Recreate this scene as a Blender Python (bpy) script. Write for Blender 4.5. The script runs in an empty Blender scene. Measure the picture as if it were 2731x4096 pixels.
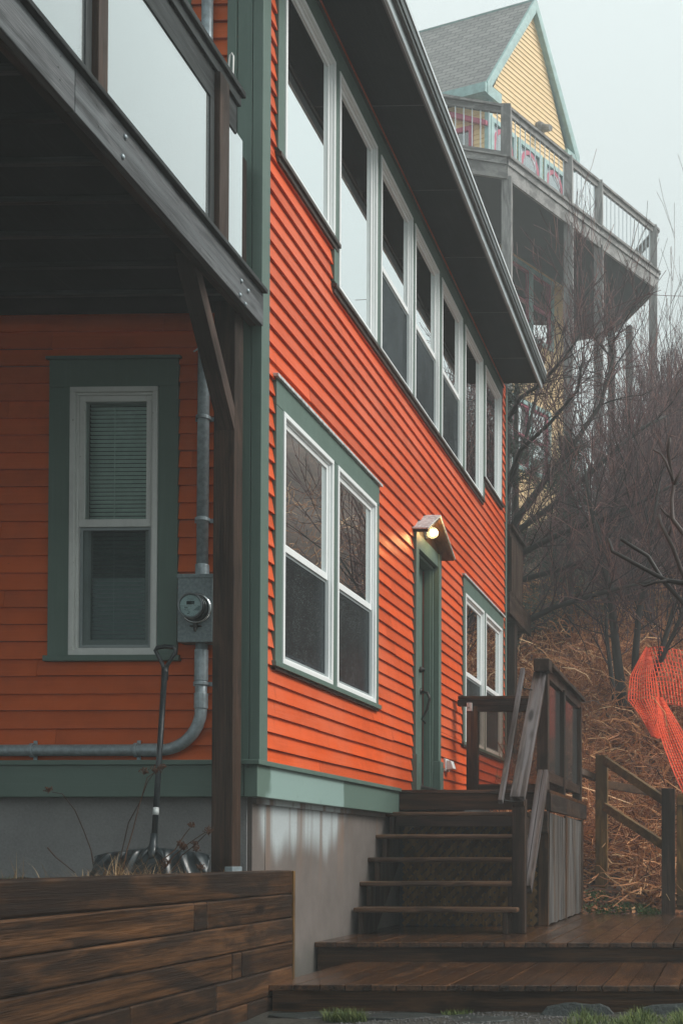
import bpy, bmesh, math, random
from math import sin, cos, pi, radians
from mathutils import Vector, Matrix
random.seed(7)
SC = bpy.context.scene
COL = SC.collection

# ------------------------------------------------------------------ camera
FPX = 2900 * 1.7417                 # focal length in photo pixels
PX, PY = 1595 * 1.7417, 1918 * 1.7417
PITCH, YAW, EYE = radians(.9), radians(1.5), 1.6
cam = bpy.data.cameras.new('camera'); camo = bpy.data.objects.new('camera', cam)
COL.objects.link(camo); SC.camera = camo
camo.location = (0, 0, EYE)
camo.rotation_euler = (pi / 2 + PITCH, 0, YAW)
cam.sensor_fit = 'AUTO'; cam.sensor_width = 36; cam.lens = FPX / 4096 * 36
cam.shift_x = (1365.5 - PX) / 4096; cam.shift_y = -(2048 - PY) / 4096
cam.clip_start = .05; cam.clip_end = 500
SC.render.resolution_x = 682; SC.render.resolution_y = 1024

def at(x, y, Y):                     # photo pixel -> point at distance Y
    F = Vector((-sin(YAW) * cos(PITCH), cos(YAW) * cos(PITCH), sin(PITCH)))
    R = Vector((cos(YAW), sin(YAW), 0)); U = R.cross(F)
    d = F + R * ((x - PX) / FPX) - U * ((y - PY) / FPX)
    return Vector((0, 0, EYE)) + d * (Y / d.y)

# ------------------------------------------------------------------ world, sun
SUN_EL, SUN_AZ = radians(44), radians(84)      # azimuth clockwise from +Y
w = bpy.data.worlds.new('World'); SC.world = w; w.use_nodes = True
nt = w.node_tree; nt.nodes.clear()
out = nt.nodes.new('ShaderNodeOutputWorld'); bg = nt.nodes.new('ShaderNodeBackground')
sky = nt.nodes.new('ShaderNodeTexSky'); sky.sky_type = 'NISHITA'; sky.sun_disc = False
sky.sun_elevation = SUN_EL; sky.sun_rotation = SUN_AZ; sky.dust_density = 6; sky.air_density = 1.5
hs = nt.nodes.new('ShaderNodeHueSaturation'); hs.inputs['Saturation'].default_value = .12
mx = nt.nodes.new('ShaderNodeMixRGB'); mx.inputs[0].default_value = .86
mx.inputs[2].default_value = (8.3, 9.3, 9.25, 1)     # the even cloud deck
nt.links.new(sky.outputs[0], hs.inputs['Color']); nt.links.new(hs.outputs[0], mx.inputs[1])
# overcast luminance: brighter towards the zenith
tc = nt.nodes.new('ShaderNodeTexCoord'); sp = nt.nodes.new('ShaderNodeSeparateXYZ'); nt.links.new(tc.outputs['Generated'], sp.inputs[0])
mr = nt.nodes.new('ShaderNodeMapRange'); mr.inputs[1].default_value = 0; mr.inputs[2].default_value = 1; mr.inputs[3].default_value = .66; mr.inputs[4].default_value = 1.85
nt.links.new(sp.outputs[2], mr.inputs[0])
m3 = nt.nodes.new('ShaderNodeMixRGB'); m3.blend_type = 'MULTIPLY'; m3.inputs[0].default_value = 1
nt.links.new(mx.outputs[0], m3.inputs[1]); nt.links.new(mr.outputs[0], m3.inputs[2])
nt.links.new(m3.outputs[0], bg.inputs[0]); nt.links.new(bg.outputs[0], out.inputs[0])
bg.inputs[1].default_value = .085
sl = bpy.data.lights.new('sun', 'SUN'); so = bpy.data.objects.new('sun', sl); COL.objects.link(so)
sl.energy = 3.1; sl.angle = radians(25); sl.color = (1, .96, .9)
so.rotation_euler = (pi / 2 - SUN_EL, 0, -SUN_AZ + pi)
SC.view_settings.view_transform = 'Standard'; SC.view_settings.look = 'None'
SC.view_settings.gamma = 1; SC.view_settings.exposure = 0
SC.cycles.volume_step_rate = 4; SC.cycles.volume_max_steps = 64
SC.cycles.max_bounces = 8; SC.cycles.transparent_max_bounces = 24
SC.cycles.use_denoising = True

# ------------------------------------------------------------------ materials
def lk(nt, a, b): nt.links.new(a, b)
def new_mat(name):
    m = bpy.data.materials.new(name); m.use_nodes = True
    n = m.node_tree; b = n.nodes['Principled BSDF']; return m, n, b
def node(n, t, **k):
    x = n.nodes.new(t)
    for a, v in k.items(): setattr(x, a, v)
    return x
def ramp(n, src, stops):
    r = node(n, 'ShaderNodeValToRGB'); e = r.color_ramp.elements
    while len(e) < len(stops): e.new(.5)
    for i, (p, c) in enumerate(stops): e[i].position = p; e[i].color = (*c, 1) if len(c) == 3 else c
    lk(n, src, r.inputs[0]); return r.outputs[0]
PREROT = [0]
def coords(n, scale=(1, 1, 1), world=True, rnd=0):
    if world: src = node(n, 'ShaderNodeNewGeometry').outputs['Position']
    if PREROT[0]:
        m0 = node(n, 'ShaderNodeMapping'); m0.inputs['Rotation'].default_value = (PREROT[0], 0, 0); lk(n, src, m0.inputs[0]); src = m0.outputs[0]
    if rnd:
        a = node(n, 'ShaderNodeAttribute', attribute_name='rnd')
        mm = node(n, 'ShaderNodeMath', operation='MULTIPLY'); mm.inputs[1].default_value = rnd
        lk(n, a.outputs['Fac'], mm.inputs[0])
        v = node(n, 'ShaderNodeVectorMath', operation='ADD'); lk(n, src, v.inputs[0]); lk(n, mm.outputs[0], v.inputs[1]); src = v.outputs[0]
    mp = node(n, 'ShaderNodeMapping'); mp.inputs['Scale'].default_value = scale
    lk(n, src, mp.inputs[0]); return mp.outputs[0]
def noise(n, vec, scale=5, detail=4, rough=.55, dist=0):
    t = node(n, 'ShaderNodeTexNoise'); t.inputs['Scale'].default_value = scale; t.inputs['Detail'].default_value = detail
    t.inputs['Roughness'].default_value = rough; t.inputs['Distortion'].default_value = dist
    lk(n, vec, t.inputs['Vector']); return t.outputs['Fac']
def mixc(n, fac, a, b, mode='MIX'):
    x = node(n, 'ShaderNodeMixRGB', blend_type=mode)
    for i, v in ((0, fac), (1, a), (2, b)):
        if hasattr(v, 'is_linked') or hasattr(v, 'links'): lk(n, v, x.inputs[i])
        elif i == 0: x.inputs[0].default_value = v
        else: x.inputs[i].default_value = (*v, 1)
    return x.outputs[0]
def math_(n, op, a, b=None, c=None):
    x = node(n, 'ShaderNodeMath', operation=op)
    for i, v in enumerate((a, b, c)):
        if v is None: continue
        if isinstance(v, (int, float)): x.inputs[i].default_value = v
        else: lk(n, v, x.inputs[i])
    return x.outputs[0]
def smooth(n, v, a, b):
    x = node(n, 'ShaderNodeMapRange', interpolation_type='SMOOTHSTEP'); lk(n, v, x.inputs[0])
    x.inputs[1].default_value = a; x.inputs[2].default_value = b; return x.outputs[0]
def bump(n, b, h, strength=.3, dist=.01):
    x = node(n, 'ShaderNodeBump'); x.inputs['Strength'].default_value = strength; x.inputs['Distance'].default_value = dist
    lk(n, h, x.inputs['Height']); lk(n, x.outputs[0], b.inputs['Normal'])
def xyz(n):
    s = node(n, 'ShaderNodeSeparateXYZ'); lk(n, node(n, 'ShaderNodeNewGeometry').outputs['Position'], s.inputs[0]); return s.outputs

def wood(name, dark, light, axis='y', rough=(.45, .75), knots=.5, gray=None, var=.5):
    m, n, b = new_mat(name)
    sc = {'x': (.4, 15, 15), 'y': (15, .4, 15), 'z': (15, 15, .4)}[axis]
    v = coords(n, sc, rnd=37)
    g1 = noise(n, v, 2.2, 6, .62, .6)
    g2 = noise(n, coords(n, tuple(s * 4 for s in sc), rnd=11), 3, 3, .6)
    bsc = {'x': (.5, 2, 2), 'y': (2, .5, 2), 'z': (2, 2, .5)}[axis]
    big = noise(n, coords(n, bsc, rnd=19), 2.0, 4, .6, .8)
    c = ramp(n, g1, [(.36, dark), (.66, light)])
    c = mixc(n, math_(n, 'MULTIPLY', smooth(n, g2, .38, .68), .6), c, tuple(x * .45 for x in dark))
    c = mixc(n, math_(n, 'MULTIPLY', smooth(n, big, .47, .60), .8), c, tuple(x * .5 for x in dark), 'MIX') if var else c
    b2 = noise(n, coords(n, bsc, rnd=41), 3.4, 3, .5, 1.0)
    c = mixc(n, math_(n, 'MULTIPLY', smooth(n, b2, .56, .72), .45), c, tuple(x * 1.1 for x in light))
    if gray: c = mixc(n, math_(n, 'MULTIPLY', smooth(n, noise(n, coords(n, tuple(s * (.35 if s > 1 else .5) for s in sc), rnd=5), 3, 4), .42, .62), .8), c, gray)
    at_ = node(n, 'ShaderNodeAttribute', attribute_name='rnd').outputs['Fac']
    k = math_(n, 'MULTIPLY_ADD', at_, var, 1 - var * .5)
    cc = node(n, 'ShaderNodeCombineXYZ')
    for i in range(3): lk(n, k, cc.inputs[i])
    c = mixc(n, 1.0, c, cc.outputs[0], 'MULTIPLY')
    if knots:
        ks = {'x': (1.6, 6, 6), 'y': (6, 1.6, 6), 'z': (6, 6, 1.6)}[axis]
        vo = node(n, 'ShaderNodeTexVoronoi'); vo.inputs['Scale'].default_value = 1.1
        lk(n, coords(n, ks, rnd=23), vo.inputs['Vector'])
        kk = math_(n, 'SUBTRACT', 1, smooth(n, vo.outputs['Distance'], .07, .20))
        c = mixc(n, math_(n, 'MULTIPLY', kk, knots), c, tuple(x * .25 for x in dark))
    lk(n, c, b.inputs['Base Color'])
    rr = node(n, 'ShaderNodeMapRange'); lk(n, big, rr.inputs[0]); rr.inputs[1].default_value = .35; rr.inputs[2].default_value = .65
    rr.inputs[3].default_value = rough[0]; rr.inputs[4].default_value = rough[1]; lk(n, rr.outputs[0], b.inputs['Roughness'])
    bump(n, b, math_(n, 'ADD', g1, g2), .5, .006)
    if rough[0] > .2: b.inputs['Specular IOR Level'].default_value = .25
    return m

M = {}
for ax in 'xyz':
    M['timber_' + ax] = wood('timber_' + ax, (.034, .016, .008), (.125, .060, .025), ax, (.4, .75), .8)
    M['dark_timber_' + ax] = wood('dark_timber_' + ax, (.024, .014, .009), (.075, .042, .028), ax, (.45, .8), .7)
    M['grey_timber_' + ax] = wood('grey_timber_' + ax, (.085, .092, .098), (.185, .195, .205), ax, (.5, .8), .8, (.17, .19, .20), .3)
    M['wet_deck_' + ax] = wood('wet_deck_' + ax, (.036, .016, .008), (.150, .068, .030), ax, (.05, .24), .5)
    M['amber_timber_' + ax] = wood('amber_timber_' + ax, (.10, .052, .014), (.25, .135, .040), ax, (.5, .8), .6)
    M['weathered_' + ax] = wood('weathered_' + ax, (.030, .020, .014), (.125, .088, .064), ax, (.6, .85), .6, (.135, .135, .135), .4)
    M['fog_timber_' + ax] = wood('fog_timber_' + ax, (.26, .255, .25), (.42, .41, .40), ax, (.6, .8), .3)  # far deck wood, paled in colour to carry part of the fog
PREROT[0] = -radians(44.2); M['weathered_d'] = wood('weathered_d', (.042, .029, .024), (.145, .110, .096), 'y', (.55, .8), .9, (.14, .13, .135), .3)
PREROT[0] = radians(51); M['dark_timber_d'] = wood('dark_timber_d', (.040, .024, .018), (.11, .07, .055), 'y', (.45, .8), .7); PREROT[0] = 0
for ax in 'xyz': M['slate_timber_' + ax] = wood('slate_timber_' + ax, (.022, .027, .028), (.058, .066, .068), ax, (.45, .75), .6)
M['wall_timber'] = wood('wall_timber', (.022, .011, .006), (.120, .056, .024), 'y', (.35, .7), .9, None, .7)
M['treads'] = wood('treads', (.055, .028, .016), (.21, .115, .062), 'x', (.3, .6), .4)

def paint(name, col, axis='y', var=.12, rough=.5, dirt=.25, grain=.25, chips=None, faded=None):
    m, n, b = new_mat(name); b.inputs['Specular IOR Level'].default_value = .35
    sc = {'x': (1, 30, 30), 'y': (30, 1, 30), 'z': (30, 30, 1)}[axis]
    g = noise(n, coords(n, sc, rnd=31), 2.2, 5, .6, .3)
    big = noise(n, coords(n, (1, 1, 1), rnd=3), 2.6, 5, .65)
    c = mixc(n, math_(n, 'MULTIPLY', smooth(n, big, .4, .7), dirt), col, tuple(x * .55 for x in col))
    lightc = tuple(min(1, x * 1.15 + .02) for x in col)
    c = mixc(n, math_(n, 'MULTIPLY', smooth(n, g, .5, .75), .35), c, lightc)
    at_ = node(n, 'ShaderNodeAttribute', attribute_name='rnd').outputs['Fac']
    k = math_(n, 'MULTIPLY_ADD', at_, var, 1 - var * .5)
    cc = node(n, 'ShaderNodeCombineXYZ')
    for i in range(3): lk(n, k, cc.inputs[i])
    c = mixc(n, 1.0, c, cc.outputs[0], 'MULTIPLY')
    sp = noise(n, coords(n, (1, 1, 1)), 60, 2)
    c = mixc(n, math_(n, 'MULTIPLY', smooth(n, sp, .74, .8), .6), c, tuple(x * .3 for x in col))
    if faded:      # sun-faded areas and short run marks below the laps
        fz = noise(n, coords(n, (1, .8, 1.6)), .9, 5, .6); c = mixc(n, math_(n, 'MULTIPLY', smooth(n, fz, .46, .66), .55), c, faded)
        dr = noise(n, coords(n, (9, 9, .7)), 2.4, 3, .6); c = mixc(n, math_(n, 'MULTIPLY', smooth(n, dr, .60, .74), .35), c, tuple(x * .5 for x in col))
    if chips:
        c = mixc(n, smooth(n, noise(n, coords(n, (1, 1, 1)), 45, 4, .7), .71 if faded else .66, .74 if faded else .7), c, chips)
    lk(n, c, b.inputs['Base Color'])
    r = math_(n, 'MULTIPLY_ADD', big, .35, rough - .17); lk(n, r, b.inputs['Roughness'])
    bump(n, b, g, grain, .004)
    return m
ORANGE = (.66, .088, .014)
M['orange_y'] = paint('orange_y', ORANGE, 'y', .34, .45, .30, .7, (.16, .05, .03), (.70, .150, .065))
M['orange_x'] = paint('orange_x', (.60, .100, .010), 'x', .22, .55, .4, .5)
for k_ in 'xy': M['orange_' + k_].node_tree.nodes['Principled BSDF'].inputs['Specular IOR Level'].default_value = .3
GREEN = (.105, .162, .138)
M['green_z'] = paint('green_z', GREEN, 'z', .1, .5, .2, .3)
M['green_x'] = paint('green_x', GREEN, 'x', .1, .5, .2, .3)
M['green_y'] = paint('green_y', GREEN, 'y', .1, .5, .2, .3)
M['white'] = paint('white', (.82, .85, .85), 'z', .04, .35, .10, .05)
M['worn_white'] = paint('worn_white', (.68, .70, .68), 'z', .04, .5, .35, .2, (.28, .26, .23))
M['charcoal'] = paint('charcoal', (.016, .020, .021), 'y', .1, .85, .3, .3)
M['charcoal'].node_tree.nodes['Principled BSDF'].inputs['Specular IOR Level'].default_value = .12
M['fascia'] = paint('fascia', (.42, .48, .50), 'y', .1, .45, .45, .2)
M['gutter'] = paint('gutter', (.06, .07, .07), 'y', .1, .35, .3, .1)
M['lip'] = paint('lip', (.62, .68, .70), 'y', .05, .35, .2, .1)

def base_trim_mat():       # the sun-bleached, partly dried board
    m, n, b = new_mat('base_trim'); p = xyz(n)
    d = noise(n, coords(n, (1, 1, 1)), 2.0, 3)
    yy = math_(n, 'ADD', p[1], math_(n, 'MULTIPLY', d, .5))
    dry = math_(n, 'SUBTRACT', 1, smooth(n, yy, 9.03, 9.10))
    edge = smooth(n, yy, 7.55, 7.60)
    dry = math_(n, 'MULTIPLY', dry, edge)
    c = mixc(n, dry, (.105, .165, .138), (.25, .36, .335))
    sp = noise(n, coords(n, (1, 1, .6)), 26, 3)
    c = mixc(n, math_(n, 'MULTIPLY', smooth(n, sp, .66, .74), .8), c, (.06, .08, .07))
    lk(n, c, b.inputs['Base Color']); b.inputs['Roughness'].default_value = .55
    bump(n, b, noise(n, coords(n, (30, 1, 30)), 2, 4), .2, .003); return m
M['base_trim'] = base_trim_mat()

def concrete_mat():
    m, n, b = new_mat('stained_concrete'); p = xyz(n)
    f = noise(n, coords(n, (1, 1, 1)), 3, 6, .65); fine = noise(n, coords(n, (1, 1, 1)), 70, 3, .7)
    streak = noise(n, coords(n, (9, 9, .55)), 1.6, 4, .6)
    c = ramp(n, f, [(.3, (.105, .088, .078)), (.7, (.165, .142, .130))])
    c = mixc(n, math_(n, 'MULTIPLY', smooth(n, streak, .5, .75), .4), c, (.13, .105, .09))
    # salt bloom under the trim, with ragged lower edge
    zz = math_(n, 'ADD', p[2], math_(n, 'MULTIPLY', math_(n, 'SUBTRACT', noise(n, coords(n, (1.2, 2.4, .2)), 1.5, 2, .4), .5), .6))
    bloom = smooth(n, zz, 1.52, 1.74)
    sidey = math_(n, 'MULTIPLY', smooth(n, p[1], 7.36, 7.5), math_(n, 'SUBTRACT', 1, smooth(n, math_(n, 'ADD', p[1], math_(n, 'MULTIPLY', math_(n, 'SUBTRACT', 1.93, p[2]), .9)), 8.95, 9.2)))
    rust = smooth(n, noise(n, coords(n, (1, 2.6, .12)), 3.1, 2, .4), .54, .72)
    bl = math_(n, 'MULTIPLY', math_(n, 'MULTIPLY', bloom, sidey), math_(n, 'SUBTRACT', 1, math_(n, 'MULTIPLY', rust, .85)))
    c = mixc(n, math_(n, 'MULTIPLY', rust, math_(n, 'MULTIPLY', smooth(n, p[2], 1.2, 1.9), .55)), c, (.22, .125, .075))
    c = mixc(n, math_(n, 'MULTIPLY', bl, .92), c, (.42, .475, .49))
    c = mixc(n, math_(n, 'MULTIPLY', math_(n, 'SUBTRACT', 1, smooth(n, math_(n, 'ADD', p[2], math_(n, 'MULTIPLY', f, .3)), 1.05, 1.25)), .6), c, (.07, .07, .06))
    c = mixc(n, math_(n, 'MULTIPLY', smooth(n, fine, .5, .75), .35), c, (.12, .115, .11))
    lk(n, c, b.inputs['Base Color']); b.inputs['Roughness'].default_value = .8
    bump(n, b, math_(n, 'ADD', fine, math_(n, 'MULTIPLY', f, 2)), .35, .006); return m
M['concrete'] = concrete_mat()

def plain(name, col, rough=.5, metal=0, nz=0, scale=20, bmp=0, spec=.5):
    m, n, b = new_mat(name); b.inputs['Roughness'].default_value = rough; b.inputs['Metallic'].default_value = metal
    b.inputs['Specular IOR Level'].default_value = spec
    f = noise(n, coords(n, (1, 1, 1)), scale, 4, .6)
    lk(n, mixc(n, smooth(n, f, .35, .65), tuple(x * (1 - nz) for x in col), tuple(min(1, x * (1 + nz)) for x in col)), b.inputs['Base Color'])
    if bmp: bump(n, b, f, bmp, .004)
    return m
M['galv'] = plain('galv', (.30, .36, .39), .42, .35, .18, 30, .1)
M['steel'] = plain('steel', (.20, .22, .23), .35, .8, .15, 30)
M['chrome'] = plain('chrome', (.6, .64, .65), .16, .95, .05, 10)
M['meter_box'] = plain('meter_box', (.20, .25, .265), .5, .2, .18, 60, .1)
M['meter_face'] = plain('meter_face', (.82, .88, .88), .5, 0, .03, 10)
M['meter_grey'] = plain('meter_grey', (.25, .29, .30), .5)
M['black'] = plain('black', (.012, .015, .017), .35, 0, .2)
M['black_plastic'] = plain('black_plastic', (.026, .034, .038), .3, 0, .2, 20)
M['iron'] = plain('iron', (.025, .022, .02), .4, .5, .3)
M['flash'] = plain('flash', (.040, .028, .022), .5, 0, .3, 14, .2)
M['flash_white'] = plain('flash_white', (.5, .53, .53), .4, 0, .3, 30, .2)
M['red_edge'] = plain('red_edge', (.35, .09, .07), .5)
M['blind'] = plain('blind', (.72, .84, .80), .5, 0, .05)
M['curtain'] = plain('curtain', (.33, .34, .34), .8, 0, .25, 8)
M['room'] = plain('room', (.035, .038, .04), .8, 0, .3, 3)
M['vent_white'] = plain('vent_white', (.72, .74, .74), .45, 0, .08, 20)
M['cord'] = plain('cord', (.7, .7, .68), .5)
M['leaf_litter'] = None
M['teal'] = plain('teal', (.10, .38, .37), .5, 0, .12, 6)
M['pink'] = plain('pink', (.42, .07, .13), .5, 0, .12, 6)
M['teal_trim'] = plain('teal_trim', (.30, .46, .45), .5, 0, .12, 6)  # far house trim, colour paled to stand for fog
M['yellow'] = paint('yellow', (.80, .58, .31), 'x', .06, .6, .12, .1)  # far house paint, lightened to add fog fade to the thin haze
M['shingle'] = None
M['snow'] = plain('snow', (.72, .78, .82), .6, 0, .05, 3)

def ground_mat(name, stops, scale=4, rough=.85, disp=.5, fine=40):
    m, n, b = new_mat(name)
    f = noise(n, coords(n), scale, 8, .7); g = noise(n, coords(n), fine, 4, .7)
    c = ramp(n, math_(n, 'ADD', math_(n, 'MULTIPLY', f, .55), math_(n, 'MULTIPLY', g, .45)), stops)
    lk(n, c, b.inputs['Base Color']); b.inputs['Roughness'].default_value = rough
    bump(n, b, math_(n, 'ADD', f, math_(n, 'MULTIPLY', g, .6)), disp, .04); return m
M['concrete_front'] = ground_mat('concrete_front', [(.3, (.19, .19, .19)), (.7, (.31, .31, .31))], 3, .85, .2, 70)
M['litter'] = ground_mat('litter', [(.36, (.020, .010, .008)), (.5, (.08, .040, .026)), (.62, (.17, .095, .06))], 6)
M['soil'] = ground_mat('soil', [(.38, (.010, .010, .007)), (.5, (.024, .021, .013)), (.6, (.050, .045, .034))], 9, .8, .8, 60)

def shingle_mat():
    m, n, b = new_mat('shingle')
    br = node(n, 'ShaderNodeTexBrick'); br.inputs['Scale'].default_value = 1; br.inputs['Mortar Size'].default_value = .014
    br.inputs['Brick Width'].default_value = .33; br.inputs['Row Height'].default_value = .14; br.inputs['Mortar Smooth'].default_value = .4
    br.inputs['Color1'].default_value = (.24, .235, .23, 1); br.inputs['Color2'].default_value = (.34, .33, .32, 1); br.inputs['Mortar'].default_value = (.10, .10, .10, 1)  # greys lightened so the far roof's fog fade is partly colour
    lk(n, node(n, 'ShaderNodeTexCoord').outputs['UV'], br.inputs['Vector'])
    lk(n, br.outputs['Color'], b.inputs['Base Color']); b.inputs['Roughness'].default_value = .85
    bump(n, b, br.outputs['Fac'], -.6, .02); return m
M['shingle'] = shingle_mat()

def glass_mat(name, refl, tint=(.75, .82, .82), rough=.0, drops=False, haze=0.0):
    m, n, b = new_mat(name); n.nodes.remove(b); o = n.nodes['Material Output']
    tr = node(n, 'ShaderNodeBsdfTransparent'); tr.inputs[0].default_value = (*tint, 1)
    gl = node(n, 'ShaderNodeBsdfGlossy'); gl.inputs['Roughness'].default_value = rough; gl.inputs[0].default_value = (.97, 1, 1, 1)
    fr = node(n, 'ShaderNodeFresnel'); fr.inputs[0].default_value = 1.5
    k = math_(n, 'MINIMUM', math_(n, 'MULTIPLY', fr.outputs[0], refl), .97)
    mix = node(n, 'ShaderNodeMixShader'); lk(n, k, mix.inputs[0]); lk(n, tr.outputs[0], mix.inputs[1]); lk(n, gl.outputs[0], mix.inputs[2])
    w_ = noise(n, coords(n), 2.5, 2); bp = node(n, 'ShaderNodeBump'); bp.inputs['Strength'].default_value = .03; bp.inputs['Distance'].default_value = .004
    lk(n, w_, bp.inputs['Height']); lk(n, bp.outputs[0], gl.inputs['Normal'])
    res = mix.outputs[0]
    if haze or drops:
        df = node(n, 'ShaderNodeBsdfDiffuse'); df.inputs[0].default_value = (.7, .78, .8, 1)
        m2 = node(n, 'ShaderNodeMixShader'); lk(n, res, m2.inputs[1]); lk(n, df.outputs[0], m2.inputs[2])
        if drops:
            d = noise(n, coords(n), 190, 2, .6); d2 = noise(n, coords(n), 5, 3)
            f = math_(n, 'MULTIPLY', smooth(n, d, .60, .68), math_(n, 'MULTIPLY_ADD', smooth(n, d2, .3, .7), .5, .25)); lk(n, math_(n, 'ADD', math_(n, 'MULTIPLY', f, .5), haze), m2.inputs[0])
        else: m2.inputs[0].default_value = haze
        res = m2.outputs[0]
    lk(n, res, o.inputs[0]); return m
M['glass'] = glass_mat('window_glass', 4.6)
M['glass_front'] = glass_mat('front_glass', 1.6)
M['screen'] = glass_mat('screen_glass', .22, (.30, .34, .37), .2, True, .02)
M['screen_dry'] = glass_mat('screen_dry', .1, (.68, .72, .72), .2, False, .012)
M['front_clear'] = glass_mat('front_clear', 1.0, (.93, .97, .96))
M['panel_glass'] = glass_mat('panel_glass', 4.3, (.9, .94, .94), .0, False, .10)
M['smoke_glass'] = glass_mat('smoke_glass', .35, (.62, .55, .5), .1, False, .03)
M['meter_glass'] = glass_mat('meter_glass', .3, (.8, .86, .86))

def emit(name, col, s):
    m, n, b = new_mat(name); b.inputs['Base Color'].default_value = (1, .9, .7, 1)
    b.inputs['Emission Color'].default_value = (*col, 1); b.inputs['Emission Strength'].default_value = s; return m
M['bulb'] = emit('bulb', (1, .74, .40), 5)

M['globe'] = glass_mat('globe', 1.0, (1, .93, .8), .05, False, .16)
def attr_mat(name, stops, rough=.7, spec=.3, glow=None):
    m, n, b = new_mat(name); a = node(n, 'ShaderNodeAttribute', attribute_name='rnd')
    lk(n, ramp(n, a.outputs['Fac'], stops), b.inputs['Base Color']); b.inputs['Roughness'].default_value = rough
    b.inputs['Specular IOR Level'].default_value = spec; return m
M['bramble'] = attr_mat('bramble', [(0, (.045, .018, .010)), (.25, (.22, .078, .032)), (.6, (.46, .19, .078)), (.88, (.66, .34, .15)), (1, (.85, .58, .33))])
M['twig'] = attr_mat('twig', [(0, (.014, .009, .010)), (.45, (.075, .036, .040)), (.8, (.17, .085, .085)), (1, (.30, .15, .12))])
M['bark'] = attr_mat('bark', [(0, (.014, .013, .012)), (1, (.045, .036, .03))])
M['near_bark'] = attr_mat('near_bark', [(0, (.022, .015, .013)), (1, (.07, .045, .038))], .5)
M['needle'] = attr_mat('needle', [(0, (.010, .020, .014)), (1, (.035, .055, .032))])
M['straw'] = attr_mat('straw', [(0, (.16, .09, .045)), (.6, (.42, .26, .13)), (1, (.58, .42, .24))])
M['grass'] = attr_mat('grass', [(0, (.030, .060, .015)), (.6, (.09, .13, .03)), (1, (.20, .22, .07))])
M['moss'] = attr_mat('moss', [(0, (.02, .06, .012)), (.5, (.06, .15, .03)), (1, (.12, .17, .04))])
M['dry_stem'] = attr_mat('dry_stem', [(0, (.04, .018, .012)), (1, (.12, .055, .03))])
M['net'] = attr_mat('net', [(0, (.45, .030, .010)), (1, (.80, .085, .022))], .4)
M['slate'] = ground_mat('slate', [(.4, (.010, .014, .014)), (.6, (.035, .046, .045))], 5, .35, .5, 30)
M['pebble'] = attr_mat('pebble', [(0, (.03, .03, .03)), (1, (.08, .078, .075))], .5)
M['bulb_glass'] = M['bulb']

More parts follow.
